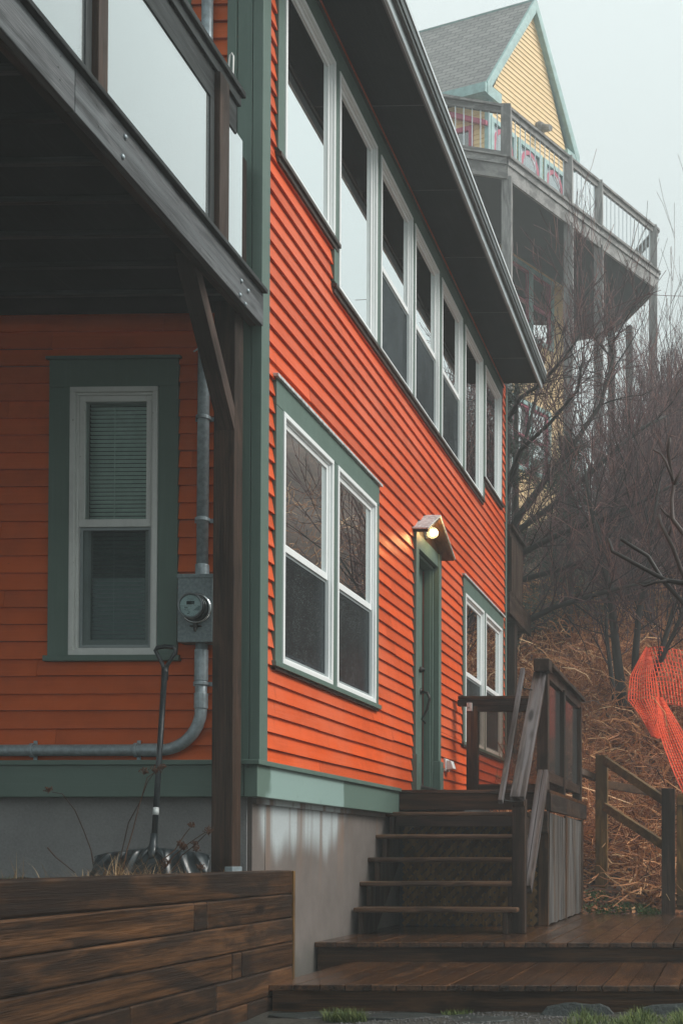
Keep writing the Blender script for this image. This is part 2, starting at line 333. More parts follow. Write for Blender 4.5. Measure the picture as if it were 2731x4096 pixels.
# ------------------------------------------------------------------ mesh builder
class MB:
    def __init__(s): s.v = []; s.f = []; s.r = []; s.uv = None
    def add(s, vs, fs, rnd=None):
        o = len(s.v); r = random.random() if rnd is None else rnd
        s.v += [tuple(p) for p in vs]
        for f in fs: s.f.append([i + o for i in f]); s.r.append(r)
        return s
    def box(s, x0, x1, y0, y1, z0, z1, rnd=None, T=None):
        p = [(x, y, z) for z in (z0, z1) for y in (y0, y1) for x in (x0, x1)]
        if T: p = [T(*q) for q in p]
        return s.add(p, [(0, 2, 3, 1), (4, 5, 7, 6), (0, 1, 5, 4), (2, 6, 7, 3), (0, 4, 6, 2), (1, 3, 7, 5)], rnd)
    def beam(s, a, b, wd, ht, side=None, rnd=None):   # side = width direction
        a, b = Vector(a), Vector(b); d = (b - a).normalized()
        sd = Vector(side) if side is not None else (d.cross(Vector((0, 0, 1))) if abs(d.z) < .99 else Vector((1, 0, 0)))
        sd = (sd - d * sd.dot(d)).normalized(); u = sd.cross(d).normalized()
        p = [q + sd * i * wd / 2 + u * j * ht / 2 for q in (a, b) for j in (-1, 1) for i in (-1, 1)]
        return s.add(p, [(0, 2, 3, 1), (4, 5, 7, 6), (0, 1, 5, 4), (2, 6, 7, 3), (0, 4, 6, 2), (1, 3, 7, 5)], rnd)
    def tube(s, pts, rad, n=8, rnd=None, cap=True):
        pts = [Vector(p) for p in pts]; k = len(pts)
        if isinstance(rad, (int, float)): rad = [rad] * k
        d0 = (pts[1] - pts[0]).normalized(); u = d0.orthogonal().normalized()
        vs = []
        for i, p in enumerate(pts):
            d = (pts[min(i + 1, k - 1)] - pts[max(i - 1, 0)]).normalized()
            u = (u - d * u.dot(d)).normalized(); w_ = d.cross(u)
            for j in range(n):
                a = 2 * pi * j / n; vs.append(p + (u * cos(a) + w_ * sin(a)) * rad[i])
        fs = [(i * n + j, i * n + (j + 1) % n, (i + 1) * n + (j + 1) % n, (i + 1) * n + j) for i in range(k - 1) for j in range(n)]
        if cap: fs += [tuple(range(n))[::-1], tuple((k - 1) * n + j for j in range(n))]
        return s.add(vs, fs, rnd)
    def lathe(s, prof, origin, axis, n=32, rnd=None):   # prof = [(radius, height)]
        ax = Vector(axis).normalized(); u = ax.orthogonal().normalized(); w_ = ax.cross(u); o = Vector(origin)
        vs = [o + ax * h + (u * cos(2 * pi * j / n) + w_ * sin(2 * pi * j / n)) * max(r, 1e-4) for r, h in prof for j in range(n)]
        fs = [(i * n + j, i * n + (j + 1) % n, (i + 1) * n + (j + 1) % n, (i + 1) * n + j) for i in range(len(prof) - 1) for j in range(n)]
        fs += [tuple(range(n))[::-1], tuple((len(prof) - 1) * n + j for j in range(n))]
        return s.add(vs, fs, rnd)
    def prism(s, poly, off, rnd=None):                 # planar polygon (3-D points) extruded by off
        n = len(poly); off = Vector(off); vs = [Vector(p) for p in poly] + [Vector(p) + off for p in poly]
        return s.add(vs, [tuple(range(n))[::-1], tuple(range(n, 2 * n))] + [(i, (i + 1) % n, n + (i + 1) % n, n + i) for i in range(n)], rnd)
    def build(s, name, mat, parent=None, label=None, bevel=0, smooth=False, fix=True):
        me = bpy.data.meshes.new(name)
        o = bpy.data.objects.new(name, me); COL.objects.link(o)
        base = Vector((0, 0, 0))
        if parent is not None:
            o.parent = parent; q = parent
            while q is not None: base += q.location; q = q.parent
        me.from_pydata([(v[0] - base.x, v[1] - base.y, v[2] - base.z) for v in s.v], [], s.f)
        a = me.attributes.new('rnd', 'FLOAT', 'FACE'); a.data.foreach_set('value', s.r)
        if s.uv:
            uvl = me.uv_layers.new(name='UVMap'); uvl.data.foreach_set('uv', [c for t in s.uv for c in t])
        if fix:
            bm = bmesh.new(); bm.from_mesh(me); bmesh.ops.recalc_face_normals(bm, faces=bm.faces); bm.to_mesh(me); bm.free()
        me.materials.append(M[mat] if isinstance(mat, str) else mat)
        if smooth: me.polygons.foreach_set('use_smooth', [True] * len(me.polygons))
        if bevel:
            b = o.modifiers.new('bevel', 'BEVEL'); b.width = bevel; b.segments = 2; b.limit_method = 'ANGLE'; b.angle_limit = radians(40)
        if label: o['label'] = label
        return o

def thing(name, label, cat, loc, group=None):
    o = bpy.data.objects.new(name, None); COL.objects.link(o); o.location = loc; o.empty_display_size = .2
    o['label'] = label; o['category'] = cat
    if group: o['group'] = group
    return o
def tag(o, label, cat, group=None):
    o['label'] = label; o['category'] = cat
    if group: o['group'] = group
    return o
def struct(name, mb, mat, kind='structure', **k):
    o = mb.build(name, mat, **k); o['kind'] = kind; return o
def rr(a, b): return random.uniform(a, b)

# ------------------------------------------------------------------ terrain
def hill_z(x, y):
    if y < 12.45: return -9
    z = .98 + .5 * (y - 12.5)
    if y < 13.4: z = .98 + .33 * (y - 12.5) ** 1.0
    else: z = 1.277 + .5 * (y - 13.4)
    if y > 30: z = 9.577 + .22 * (y - 30)
    z += min(5.5, .5 * max(0, x - .8)) * min(1, (y - 12.45) / 6)
    z += .16 * sin(x * 1.7 + y * .9) * min(1, (y - 12.45) / 2) + .10 * sin(x * 3.1 - y * 2.3) * min(1, (y - 12.45) / 2)
    return z
def hill_at(x, y, off=0):            # photo pixel -> point on the hillside
    for i in range(13 * 20, 60 * 20):
        p = at(x, y, i / 20)
        if hill_z(p.x, p.y) + off > p.z: return p
    return at(x, y, 30)
mb = MB()
xs = [-22 + i * .5 for i in range(84)]; ys = [12.5 + i * .4 for i in range(70)]
n = len(xs)
vs = [(x, y, hill_z(x, y) + rr(-.04, .04)) for y in ys for x in xs]
mb.add(vs, [(j * n + i, j * n + i + 1, (j + 1) * n + i + 1, (j + 1) * n + i) for j in range(len(ys) - 1) for i in range(n - 1)], .5)
struct('hillside', mb, 'litter', smooth=True)
mb = MB()
def gz(x, y): return .735 + .12 * min(0, y - 6.3) * .9 + .008 * sin(x * 9) * cos(y * 11)
gy = [-30, -8, -2, 0, 2, 4, 5] + [5.5 + i * .1 for i in range(20)] + [8.5, 12.6]
gx = [-60, -20, -8] + [-6 + i * .12 for i in range(90)] + [8, 20, 60]
vs = [(x, y, max(gz(x, y), -1)) for y in gy for x in gx]; n = len(gx)
mb.add(vs, [(j * n + i, j * n + i + 1, (j + 1) * n + i + 1, (j + 1) * n + i) for j in range(len(gy) - 1) for i in range(n - 1)], .5)
struct('ground', mb, 'soil', smooth=True)

# ------------------------------------------------------------------ orange house
XW, YF = -2.72, 7.22
house = thing('clapboard_house', 'orange clapboard house with green corner boards, white windows and grey concrete foundation', 'house', (-5.0, 11.0, 1.0))
TR = lambda u, wv, v: (XW + wv, u, v)          # right wall: u along Y, w outwards
TF = lambda u, wv, v: (u, YF - wv, v)          # front wall: u along X, w outwards

def clap(T, u0, u1, z0, z1, holes, pitch=.1005, th=.019, seed=1):
    mb = MB(); rs = random.Random(seed); z = z0
    k = 0
    while z < z1 - 1e-4:
        zt = min(z + pitch, z1)
        cuts = sorted({z, zt} | {h[2] for h in holes if z < h[2] < zt} | {h[3] for h in holes if z < h[3] < zt})
        joints = []
        uu = u0 + rs.uniform(.4, 3)
        while uu < u1: joints.append(uu); uu += rs.uniform(1.4, 3.2)
        rn = {}
        for a, b in zip(cuts[:-1], cuts[1:]):
            mid = (a + b) / 2
            segs = [(u0, u1)]
            for h in holes:
                if h[2] < mid < h[3]:
                    ns = []
                    for s0, s1 in segs:
                        if h[1] <= s0 or h[0] >= s1: ns.append((s0, s1)); continue
                        if h[0] > s0: ns.append((s0, h[0]))
                        if h[1] < s1: ns.append((h[1], s1))
                    segs = ns
            for s0, s1 in segs:
                ps = [s0] + [j for j in joints if s0 + .05 < j < s1 - .05] + [s1]
                for p0, p1 in zip(ps[:-1], ps[1:]):
                    key = sum(1 for j in joints if j <= p0 + .01)
                    if key not in rn: rn[key] = (rs.random(), rs.uniform(-.004, .004))
                    r, dz = rn[key]
                    e0 = p0 + (.0022 if p0 != s0 else 0)
                    wa = th * (1 - (a - z) / pitch) + .003; wb = th * (1 - (b - z) / pitch) + .003
                    nn = max(1, int((p1 - e0) / .6))
                    us = [e0 + (p1 - e0) * i / nn for i in range(nn + 1)]
                    vs = []
                    for ui in us:
                        jt = (.0016 * sin(ui * 7 + r * 60)) if a == z else 0
                        vs += [T(ui, 0, a + jt + dz), T(ui, wa, a + jt + dz), T(ui, wb, b), T(ui, 0, b)]
                    fs = []
                    for i in range(nn):
                        o = i * 4
                        fs += [(o, o + 1, o + 5, o + 4), (o + 1, o + 2, o + 6, o + 5), (o + 2, o + 3, o + 7, o + 6)]
                    o = nn * 4; fs += [(0, 3, 2, 1), (o, o + 1, o + 2, o + 3)]
                    mb.add(vs, fs, r)
        z = zt; k += 1
    return mb

UP = [(7.545, 8.515, 5.82, None), (8.61, 9.548, 5.51, None), (9.655, 10.64, 5.51, 6.21), (10.72, 11.625, 5.51, 6.21),
      (11.74, 12.66, 5.51, 6.21), (12.79, 13.72, 5.51, None), (13.87, 14.83, 5.775, None)]
LOW = [(7.545, 8.51), (8.605, 9.56), (12.85, 13.83), (13.925, 14.925)]
HEAD_U, SILL_L, HEAD_L = 7.04, 2.757, 4.29
holesR = [(a, b, z, HEAD_U) for a, b, z, r in UP] + [(a, b, SILL_L, HEAD_L) for a, b in LOW] + [(10.82, 11.68, 2.0, 4.30)]
clap(TR, 7.295, 15.2, 2.125, 7.275, holesR, seed=3).build('wall', 'orange_y', house, 'long orange clapboard side wall')
WL = (-3.81, -3.295, 2.755, 4.315)
WU = (-3.92, -3.235, 5.80, 7.1)
clap(TF, -9.0, -2.82, 2.135, 7.275, [WL, WU], seed=5).build('wall', 'orange_x', house, 'orange clapboard front wall under the deck')
# wall cores, rear and left walls, with openings: a thin shell behind the siding
def shell(T, u0, u1, z0, z1, holes, mb, t=.12):
    zs = sorted({z0, z1} | {h[2] for h in holes if z0 < h[2] < z1} | {h[3] for h in holes if z0 < h[3] < z1})
    for a, b in zip(zs[:-1], zs[1:]):
        m_ = (a + b) / 2; segs = [(u0, u1)]
        for h in holes:
            if h[2] < m_ < h[3]:
                ns = []
                for s0, s1 in segs:
                    if h[1] <= s0 or h[0] >= s1: ns.append((s0, s1)); continue
                    if h[0] > s0: ns.append((s0, h[0]))
                    if h[1] < s1: ns.append((h[1], s1))
                segs = ns
        for s0, s1 in segs: mb.box(s0, s1, -t, .001, a, b, T=T)
mb = MB(); shell(TR, 7.2, 15.22, 1.95, 7.27, holesR, mb); shell(TF, -9.0, XW - .13, 1.95, 7.27, [WL, WU], mb)
mb.box(-9.0, XW - .13, 15.1, 15.22, 1.95, 7.27); mb.box(-9.12, -9.0, 7.2, 15.22, 1.95, 7.27)
mb.build('wall_core', 'room', house)
mb = MB(); mb.box(-9, XW - .13, 7.33, 15.1, 4.55, 4.65); mb.box(-9, XW - .13, 7.33, 15.1, 2.0, 2.1); mb.box(-9, XW - .14, 7.34, 15.1, 7.2, 7.26)
mb.box(-5.2, -5.1, 7.33, 15.1, 2.1, 7.2); mb.build('floor', 'room', house)
# base trim, foundation
mb = MB(); mb.box(XW - .05, XW + .026, 7.165, 10.28, 1.935, 2.118); mb.build('base_trim', 'base_trim', house, 'wide base board bleached pale near the corner', .003)
mb = MB(); mb.box(XW - .05, XW + .048, 7.13, 10.28, 2.118, 2.146); mb.build('base_cap', 'green_y', house, None, .003)
mb = MB(); mb.box(-9, XW - .055, YF - .05, YF + .05, 1.935, 2.118); mb.build('base_trim', 'green_x', house, 'dark green base board under the front wall', .003)
mb = MB(); mb.box(-9, XW + .02, YF - .07, YF + .05, 2.118, 2.146); mb.build('base_cap', 'green_x', house, None, .003)
mb = MB(); mb.box(-9, -2.773, 7.295, 7.5, .3, 1.95); mb.box(-2.95, -2.77, 7.5, 15.2, .3, 1.96)
mb.box(-2.792, XW - .03, 7.3, 15.2, 1.90, 1.934); mb.build('foundation', 'concrete', house, 'poured concrete foundation with white salt bloom and rust streaks')
mb = MB(); mb.box(-9, -2.80, 7.283, 7.2945, .3, 1.948); mb.build('foundation_face', 'concrete_front', house, 'plain grey concrete face behind the planting bed')
# corner boards
mb = MB(); mb.box(XW - .03, XW + .030, YF - .035, 7.31, 2.147, 7.27); mb.build('corner_board', 'green_z', house, None, .003)
mb = MB(); mb.box(-2.842, XW - .034, YF - .032, YF + .02, 2.147, 7.27); mb.build('corner_board', 'green_z', house, None, .003)
mb = MB(); mb.box(-2.90, -2.846, YF - .040, YF + .02, 4.87, 7.27); mb.build('corner_board', 'green_z', house, None, .003)
mb = MB(); mb.box(XW - .03, XW + .03, 15.2, 15.27, 1.9, 7.2); mb.build('corner_board', 'green_z', house, None, .003)

def quad_frame(mb, T, u0, u1, v0, v1, t, w0, w1, tb=None):
    tb = t if tb is None else tb
    mb.box(u0, u1, w0, w1, v1 - t, v1, T=T); mb.box(u0, u1, w0, w1, v0, v0 + tb, T=T)
    mb.box(u0, u0 + t, w0, w1, v0 + tb, v1 - t, T=T); mb.box(u1 - t, u1, w0, w1, v0 + tb, v1 - t, T=T)
def window(T, u0, u1, v0, v1, rail=None, mat='white', glass='glass', screen=True, blind=None, proud=.032, sash=.055, parent=None):
    P = parent or house
    mb = MB(); quad_frame(mb, T, u0, u1, v0, v1, .030, -.06, proud + .006); quad_frame(mb, T, u0 + .0302, u1 - .0302, v0 + .0302, v1 - .0302, .014, -.06, proud - .012)
    f = mb.build('window', mat, P, None, .003)
    a, b, c, d = u0 + .0445, u1 - .0445, v0 + .0445, v1 - .0445
    mb = MB()
    if rail:
        quad_frame(mb, T, a, b, rail - .02, d, sash * .55, -.045, .010, .045)
        quad_frame(mb, T, a, b, c, rail + .015, sash * .75, -.07, -.014, .05)
    else: quad_frame(mb, T, a, b, c, d, sash * .62, -.045, .008)
    mb.build('sash', mat, f, None, .002)
    if rail:
        g = MB().box(a + .02, b - .02, -.006, -.001, rail + .01, d - .02, T=T); g.build('pane', glass, f)
        g = MB().box(a + .02, b - .02, -.050, -.044, c + .02, rail - .01, T=T); g.build('pane', glass if not screen else 'glass_front', f)
        if screen:
            g = MB().box(a + .018, b - .018, -.006, -.003, c + .018, rail - .012, T=T); g.build('screen', 'screen_dry' if blind == 'slats' else 'screen', f)
            g = MB(); quad_frame(g, T, a + .004, b - .004, c + .004, rail - .022, .016, -.012, .000); g.build('screen_frame', 'meter_grey', f)
    else:
        g = MB().box(a + .02, b - .02, -.006, -.001, c + .02, d - .02, T=T); g.build('pane', glass, f)
    if blind == 'slats':
        g = MB(); z = c + .03
        while z < d - .02:
            g.add([T(a + .012, -.088, z + .0165), T(b - .012, -.088, z + .0165), T(b - .012, -.098, z), T(a + .012, -.098, z)], [(0, 1, 2, 3)]); z += .024
        for uu in (a + (b - a) * .38,): g.box(uu - .002, uu + .002, -.084, -.086, c, d, T=T)
        g.build('blind', 'blind', f, fix=False)
    elif blind == 'curtain':
        g = MB(); vs = []; nn = 40
        c0 = b - (b - a) * .34
        for i in range(nn + 1):
            uu = c0 + (b - c0) * i / nn; ww = -.13 - .02 * sin(i * .9)
            vs += [T(uu, ww, c), T(uu, ww, d)]
        g.add(vs, [(2 * i, 2 * i + 2, 2 * i + 3, 2 * i + 1) for i in range(nn)]); g.build('curtain', 'curtain', f, fix=False)
    return f
for i, (a, b, z, r) in enumerate(UP):
    window(TR, a, b, z, HEAD_U, r, blind='curtain' if i in (3, 5) else None)['label'] = (
        'large fixed upper window nearest the corner', 'tall fixed upper window', 'upper sash window with rain on its screen',
        'upper sash window', 'upper sash window', 'single pane upper window', 'last upper window by the far corner')[i]
for i, (a, b) in enumerate(LOW):
    window(TR, a, b, SILL_L, HEAD_L, 3.48, blind='curtain')
window(TF, *WL, rail=3.525, mat='worn_white', glass='front_clear', blind='slats', sash=.06)['label'] = 'narrow chipped white sash window with closed blinds'
window(TF, *WU, rail=None, glass='glass_front', blind='curtain')
# green surrounds
mb = MB()
def rb(mb, a, b, z0, z1, w=.030): mb.box(a, b, -.01, w, z0, z1, T=TR)
rb(mb, 7.435, 7.543, 5.84, 7.04); rb(mb, 7.435, 14.95, 7.042, 7.19)
for (a, b, z, r), (a2, b2, z2, r2) in zip(UP[:-1], UP[1:]): rb(mb, b + .002, a2 - .002, min(z, z2) + .02, 7.04)
rb(mb, 14.832, 14.94, 5.80, 7.04); mb.build('window_trim', 'green_z', house, 'grey green boards around the upper row of windows', .002)
mb = MB(); mb.box(7.42, 14.97, -.01, .045, 7.192, 7.206, T=TR); mb.build('flashing', 'gutter', house)
for a, b, z in ((7.43, 8.60, 5.82), (8.5, 13.78, 5.51), (13.79, 14.95, 5.775)):
    mb = MB(); mb.box(a, b, -.01, .052, z - .030, z - .002, T=TR); mb.box(a + .01, b - .01, -.01, .036, z - .062, z - .031, T=TR)
    mb.build('sill', 'flash', house, None, .003)
for k, (a, b) in enumerate(((7.43, 9.65), (12.77, 15.05))):
    l0, l1 = (LOW[0], LOW[1]) if k == 0 else (LOW[2], LOW[3])
    mb = MB(); rb(mb, a, l0[0] - .002, SILL_L + .001, HEAD_L); rb(mb, l0[1] + .002, l1[0] - .002, SILL_L + .001, HEAD_L); rb(mb, l1[1] + .002, b, SILL_L + .001, HEAD_L)
    rb(mb, a, b, HEAD_L + .002, 4.448); mb.build('window_trim', 'green_z', house, None, .002)
    mb = MB(); mb.box(a - .03, b + .03, -.01, .050, 4.450, 4.470, T=TR); mb.build('flashing', 'flash_white', house, None, .002)
    mb = MB(); mb.box(a - .03, b + .03, -.01, .046, SILL_L - .034, SILL_L - .001, T=TR); mb.build('sill', 'green_y', house, None, .003)
    mb = MB(); mb.box(a, b, -.01, .03, SILL_L - .052, SILL_L - .035, T=TR); mb.build('sill_drip', 'flash', house)
mb = MB(); T = TF
mb.box(-3.935, WL[0] - .002, -.01, .030, WL[2], WL[3], T=T); mb.box(WL[1] + .002, -3.178, -.01, .030, WL[2], WL[3], T=T)
mb.box(-3.935, -3.178, -.01, .030, WL[3] + .002, 4.475, T=T); mb.build('window_trim', 'green_z', house, 'dark green surround of the narrow front window', .002)
mb = MB(); mb.box(-3.95, -3.165, -.01, .045, 4.477, 4.493, T=T); mb.build('flashing', 'green_x', house)
mb = MB(); mb.box(-3.955, -3.16, -.01, .045, WL[2] - .034, WL[2] - .001, T=T); mb.build('sill', 'green_x', house, None, .003)
mb = MB(); mb.box(WU[0] - .12, WU[0] - .002, -.01, .030, WU[2], WU[3], T=T); mb.box(WU[1] + .002, WU[1] + .115, -.01, .030, WU[2], WU[3], T=T)
mb.box(WU[0] - .12, WU[1] + .115, -.01, .030, WU[3] + .002, 7.26, T=T); mb.box(WU[0] - .12, WU[1] + .115, -.01, .04, WU[2] - .03, WU[2] - .001, T=T)
mb.build('window_trim', 'green_z', house, None, .002)
# door, its casing, plinths, threshold
door = MB().box(10.871, 11.629, -.15, -.108, 2.215, 4.262, T=TR)
for zz in (2.45, 3.3): door.box(10.98, 11.52, -.108, -.100, zz, zz + .7, T=TR)
door = door.build('door', 'green_z', house, 'green panelled door set deep in its frame', .003)
mb = MB(); h = [(-.095, 11.52), ]
mb.tube([(XW - .105, 11.50, 3.10), (XW - .03, 11.47, 3.085), (XW - .005, 11.46, 3.03), (XW - .03, 11.46, 2.93), (XW - .075, 11.46, 2.84), (XW - .04, 11.46, 2.80)], [.013, .013, .014, .012, .010, .010], 8)
mb.lathe([(.028, 0), (.028, .02)], (XW - .108, 11.50, 3.10), (1, 0, 0), 12)
MB().lathe([(.028, 0), (.028, .02), (.012, .05)], (XW - .108, 11.49, 3.30), (1, 0, 0), 12).build('lock', 'iron', door)
mb.build('handle', 'iron', door, None, 0, True)
mb = MB(); 
for yy in (10.771, 11.631): mb.box(yy, yy + .098, -.01, .040, 2.47, 4.40, T=TR)
mb.box(10.871, 11.629, -.01, .032, 4.272, 4.40, T=TR)
for yy in (10.871, 11.600): mb.box(yy, yy + .029, -.11, -.011, 2.2, 4.262, T=TR)
mb.box(10.901, 11.599, -.11, -.011, 4.240, 4.268, T=TR); mb.box(11.585, 11.599, -.09, -.03, 2.2, 4.239, T=TR)
mb.build('door_casing', 'green_z', house, None, .003)
mb = MB()
for yy in (10.745, 11.622): mb.box(yy, yy + .135, -.01, .058, 2.145, 2.468, T=TR)
mb.box(10.90, 11.60, -.1, -.012, 2.145, 2.20, T=TR); mb.build('plinth', 'green_z', house, None, .005)
mb = MB(); mb.box(10.9, 11.6, -.1, .03, 2.2005, 2.212, T=TR); mb.build('threshold', 'steel', house)
mb = MB(); mb.box(11.5995, 11.6, -.106, -.095, 2.22, 4.23, T=TR); mb.box(10.902, 10.906, -.106, -.04, 2.22, 4.23, T=TR); mb.build('weather_strip', 'red_edge', house)
# little gabled hood over the door
hood = [(10.74, 4.40), (11.21, 4.635), (11.82, 4.385)]
mb = MB()
def slab(mb, p, q, x0, x1, t):
    d = Vector((0, q[0] - p[0], q[1] - p[1])).normalized(); nrm = Vector((0, -d.z, d.y))
    if nrm.z < 0: nrm = -nrm
    a = Vector((x0, p[0], p[1])); b = Vector((x0, q[0], q[1]))
    mb.prism([a, b, b + nrm * t, a + nrm * t], (x1 - x0, 0, 0))
slab(mb, hood[0], hood[1], XW + .002, XW + .150, .014); slab(mb, hood[1], hood[2], XW + .002, XW + .150, .014)
mb.build('door_hood', 'flash_white', house, 'small weathered gabled hood over the door light', .002)
mb = MB(); slab(mb, (10.77, 4.383), (11.21, 4.612), XW + .002, XW + .14, .016); slab(mb, (11.21, 4.612), (11.79, 4.370), XW + .002, XW + .14, .016)
mb.prism([(XW + .003, 10.80, 4.405), (XW + .003, 11.75, 4.405), (XW + .003, 11.21, 4.60)], (.02, 0, 0)); mb.build('hood_lining', 'timber_y', house)
# eaves
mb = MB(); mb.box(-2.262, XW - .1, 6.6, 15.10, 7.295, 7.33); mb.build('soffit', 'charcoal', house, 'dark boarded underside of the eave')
y = 7.0
while y < 15: MB().box(-2.262, XW - .01, y, y + .008, 7.2925, 7.2948).build('soffit_joint', 'gutter', house); y += 1.22
mb = MB(); mb.box(-2.262, -2.238, 6.6, 15.10, 7.222, 7.40); mb.build('fascia', 'fascia', house, None, .003)
mb = MB(); mb.box(-2.30, -2.285, 6.6, 15.10, 7.284, 7.2945); mb.build('soffit_strip', 'gutter', house)
mb = MB(); mb.box(-2.2375, -2.205, 6.6, 15.11, 7.30, 7.415); mb.box(-2.205, -2.195, 6.6, 15.11, 7.335, 7.43); mb.build('gutter', 'gutter', house, None, .004)
mb = MB(); mb.box(-2.1945, -2.186, 6.6, 15.115, 7.402, 7.432); mb.box(-2.24, -2.1945, 6.6, 15.115, 7.4325, 7.440); mb.build('drip_edge', 'lip', house, None, .002)
mb = MB(); mb.prism([(-2.20, 6.5, 7.46), (-9.2, 6.5, 10.2), (-9.2, 6.5, 7.37), (-2.3, 6.5, 7.37)], (0, 8.62, 0)); mb.build('roof', 'shingle', house)
mb = MB(); mb.box(XW + .001, XW + .018, 7.315, 15.2, 7.2065, 7.2945); mb.build('frieze', 'orange_y', house)

# ------------------------------------------------------------------ porch light, vent, conduit, meter
pl = thing('porch_light', 'round lit bulb glowing under the small gabled hood over the door', 'light', (XW, 11.16, 4.47))
bc = Vector((XW + .085, 11.16, 4.475))
mb = MB(); mb.lathe([(.055, 0), (.05, .02), (.03, .035), (.028, .05)], (XW + .02, 11.16, 4.475), (1, 0, 0), 20); mb.build('lamp_base', 'vent_white', pl, None, 0, True)
mb = MB(); mb.lathe([(.052 * sin(a * pi / 12) + 1e-4, -.052 * cos(a * pi / 12)) for a in range(13)], bc, (1, 0, 0), 24); mb.build('globe', 'globe', pl, None, 0, True)
mb = MB(); mb.lathe([(.034 * sin(a * pi / 12) + 1e-4, -.034 * cos(a * pi / 12)) for a in range(13)], bc, (1, 0, 0), 24); mb.build('bulb', 'bulb', pl, None, 0, True)
ld = bpy.data.lights.new('bulb_light', 'POINT'); lo = bpy.data.objects.new('bulb_light', ld); COL.objects.link(lo)
ld.energy = 5; ld.color = (1, .62, .25); ld.shadow_soft_size = .05; lo.parent = pl; lo.location = bc + Vector((.07, 0, -.0)) - pl.location

v = thing('dryer_vent', 'small white plastic vent hood on the orange wall beside the door', 'vent', (XW, 12.05, 2.45))
mb = MB(); mb.box(11.97, 12.13, .003, .03, 2.40, 2.52, T=TR); mb.build('flange', 'vent_white', v, None, .004)
mb = MB(); mb.prism([TR(11.985, .03, 2.415), TR(11.985, .03, 2.51), TR(11.985, .075, 2.50), TR(11.985, .10, 2.425)], (0, .12, 0)); mb.build('hood', 'vent_white', v, None, .004)

cd = thing('electrical_conduit', 'grey galvanised conduit running down the front wall and bending left along the base board', 'pipe', (-2.99, 7.1, 2.2))
yc = YF - .056
mb = MB(); mb.tube([(-3.008, yc, 7.2), (-3.012, yc, 6.0), (-3.018, yc, 4.6), (-3.020, yc, 3.235)], .0325, 20); mb.build('riser_pipe', 'galv', cd, None, 0, True)
pts = [(-3.022, yc, 2.825), (-3.023, yc, 2.44)]
R_ = .235; cx_, cz_ = -3.023 - R_, 2.438
for i in range(13): a = i / 12 * pi / 2; pts.append((cx_ + R_ * cos(a), yc, cz_ - R_ * sin(a)))
pts += [(-6, yc, 2.203), (-8.8, yc, 2.203)]
mb = MB(); mb.tube(pts, .033, 20); mb.build('lower_pipe', 'galv', cd, None, 0, True)
for p, q in (((-3.020, yc, 3.2), (-3.020, yc, 3.27)), ((-3.023, yc, 2.44), (-3.023, yc, 2.53)), ((-3.023, yc, 2.60), (-3.022, yc, 2.78)), ((-3.265, yc, 2.203), (-3.36, yc, 2.203))):
    mb = MB(); mb.tube([p, q], .038, 20); mb.build('coupling', 'galv', cd, None, .003, False)
for p, ax in (((-3.019, yc, 4.12), 'z'), ((-3.020, yc, 3.53), 'z'), ((-3.0225, yc, 2.585), 'z'), ((-3.395, yc, 2.203), 'x'), ((-4.0, yc, 2.203), 'x')):
    mb = MB(); e = Vector((0, 0, .010)) if ax == 'z' else Vector((.011, 0, 0)); p = Vector(p)
    mb.tube([p - e, p + e], .041, 20)
    if ax == 'z': mb.box(p.x - .058, p.x + .058, YF - .03, YF - .022, p.z - .012, p.z + .012)
    else: mb.box(p.x - .011, p.x + .011, YF - .03, YF - .022, p.z - .058, p.z + .058)
    mb.build('strap', 'galv', cd, None, .002)
mb = MB(); mb.tube([at(822, 1310, 7.08), at(820, 1360, 7.08), at(806, 1385, 7.07), at(775, 1407, 7.06)], .0045, 6); mb.build('loose_wire', 'cord', cd)

mt = thing('electricity_meter', 'round glass electricity meter on a grey metal box beside the narrow window', 'meter', (-3.075, 7.1, 2.82))
x0, x1, z0, z1, yb = -3.135, -2.932, 2.813, 3.197, 7.10
mb = MB(); mb.box(x0, x1, yb, YF - .018, z0, z1); mb.build('meter_box', 'meter_box', mt, None, .004)
mb = MB(); mb.box(x0 - .003, x1 + .003, yb - .006, YF - .018, z1 - .018, z1 + .006); mb.build('lid', 'meter_box', mt, None, .003)
mc = Vector((-3.024, yb, 3.005))
mb = MB(); mb.lathe([(.088, -.001), (.09, .008), (.086, .018), (.078, .022), (.075, .010), (.074, .001)], mc, (0, -1, 0), 48); mb.build('ring', 'chrome', mt, None, 0, True)
mb = MB(); mb.lathe([(.072, .002), (.073, .04), (.070, .075), (.066, .081)], mc, (0, -1, 0), 48); mb.build('body', 'black_plastic', mt, None, 0, True)
mb = MB(); mb.lathe([(.0735, .070), (.0735, .088), (.068, .094), (.062, .088), (.061, .082)], mc, (0, -1, 0), 48); mb.build('front_ring', 'steel', mt, None, 0, True)
mb = MB(); mb.lathe([(.060, .082), (.060, .0835)], mc, (0, -1, 0), 48); dial = mb.build('dial', 'meter_face', mt)
fy = yb - .0845
mb = MB(); mb.box(mc.x - .022, mc.x + .023, fy - .0006, fy, mc.z + .006, mc.z + .026); 
mb.box(mc.x - .021, mc.x + .019, fy - .0006, fy, mc.z + .036, mc.z + .0375)
for zz, a, b, hh in ((-.012, -.034, -.010, .004), (-.017, -.032, -.012, .002), (-.024, -.036, -.004, .0018), (-.029, -.03, -.008, .0015), (-.038, -.013, .001, .004), (-.046, -.017, -.001, .004), (-.0045, -.055, .008, .0012), (-.0008, -.058, .056, .0008)):
    for kk in range(6 if hh < .003 else 1):
        w_ = (b - a) / (6 if hh < .003 else 1); mb.box(mc.x + a + kk * w_, mc.x + a + (kk + .8) * w_, fy - .0006, fy, mc.z + zz, mc.z + zz + hh)
mb.build('display', 'black', mt)
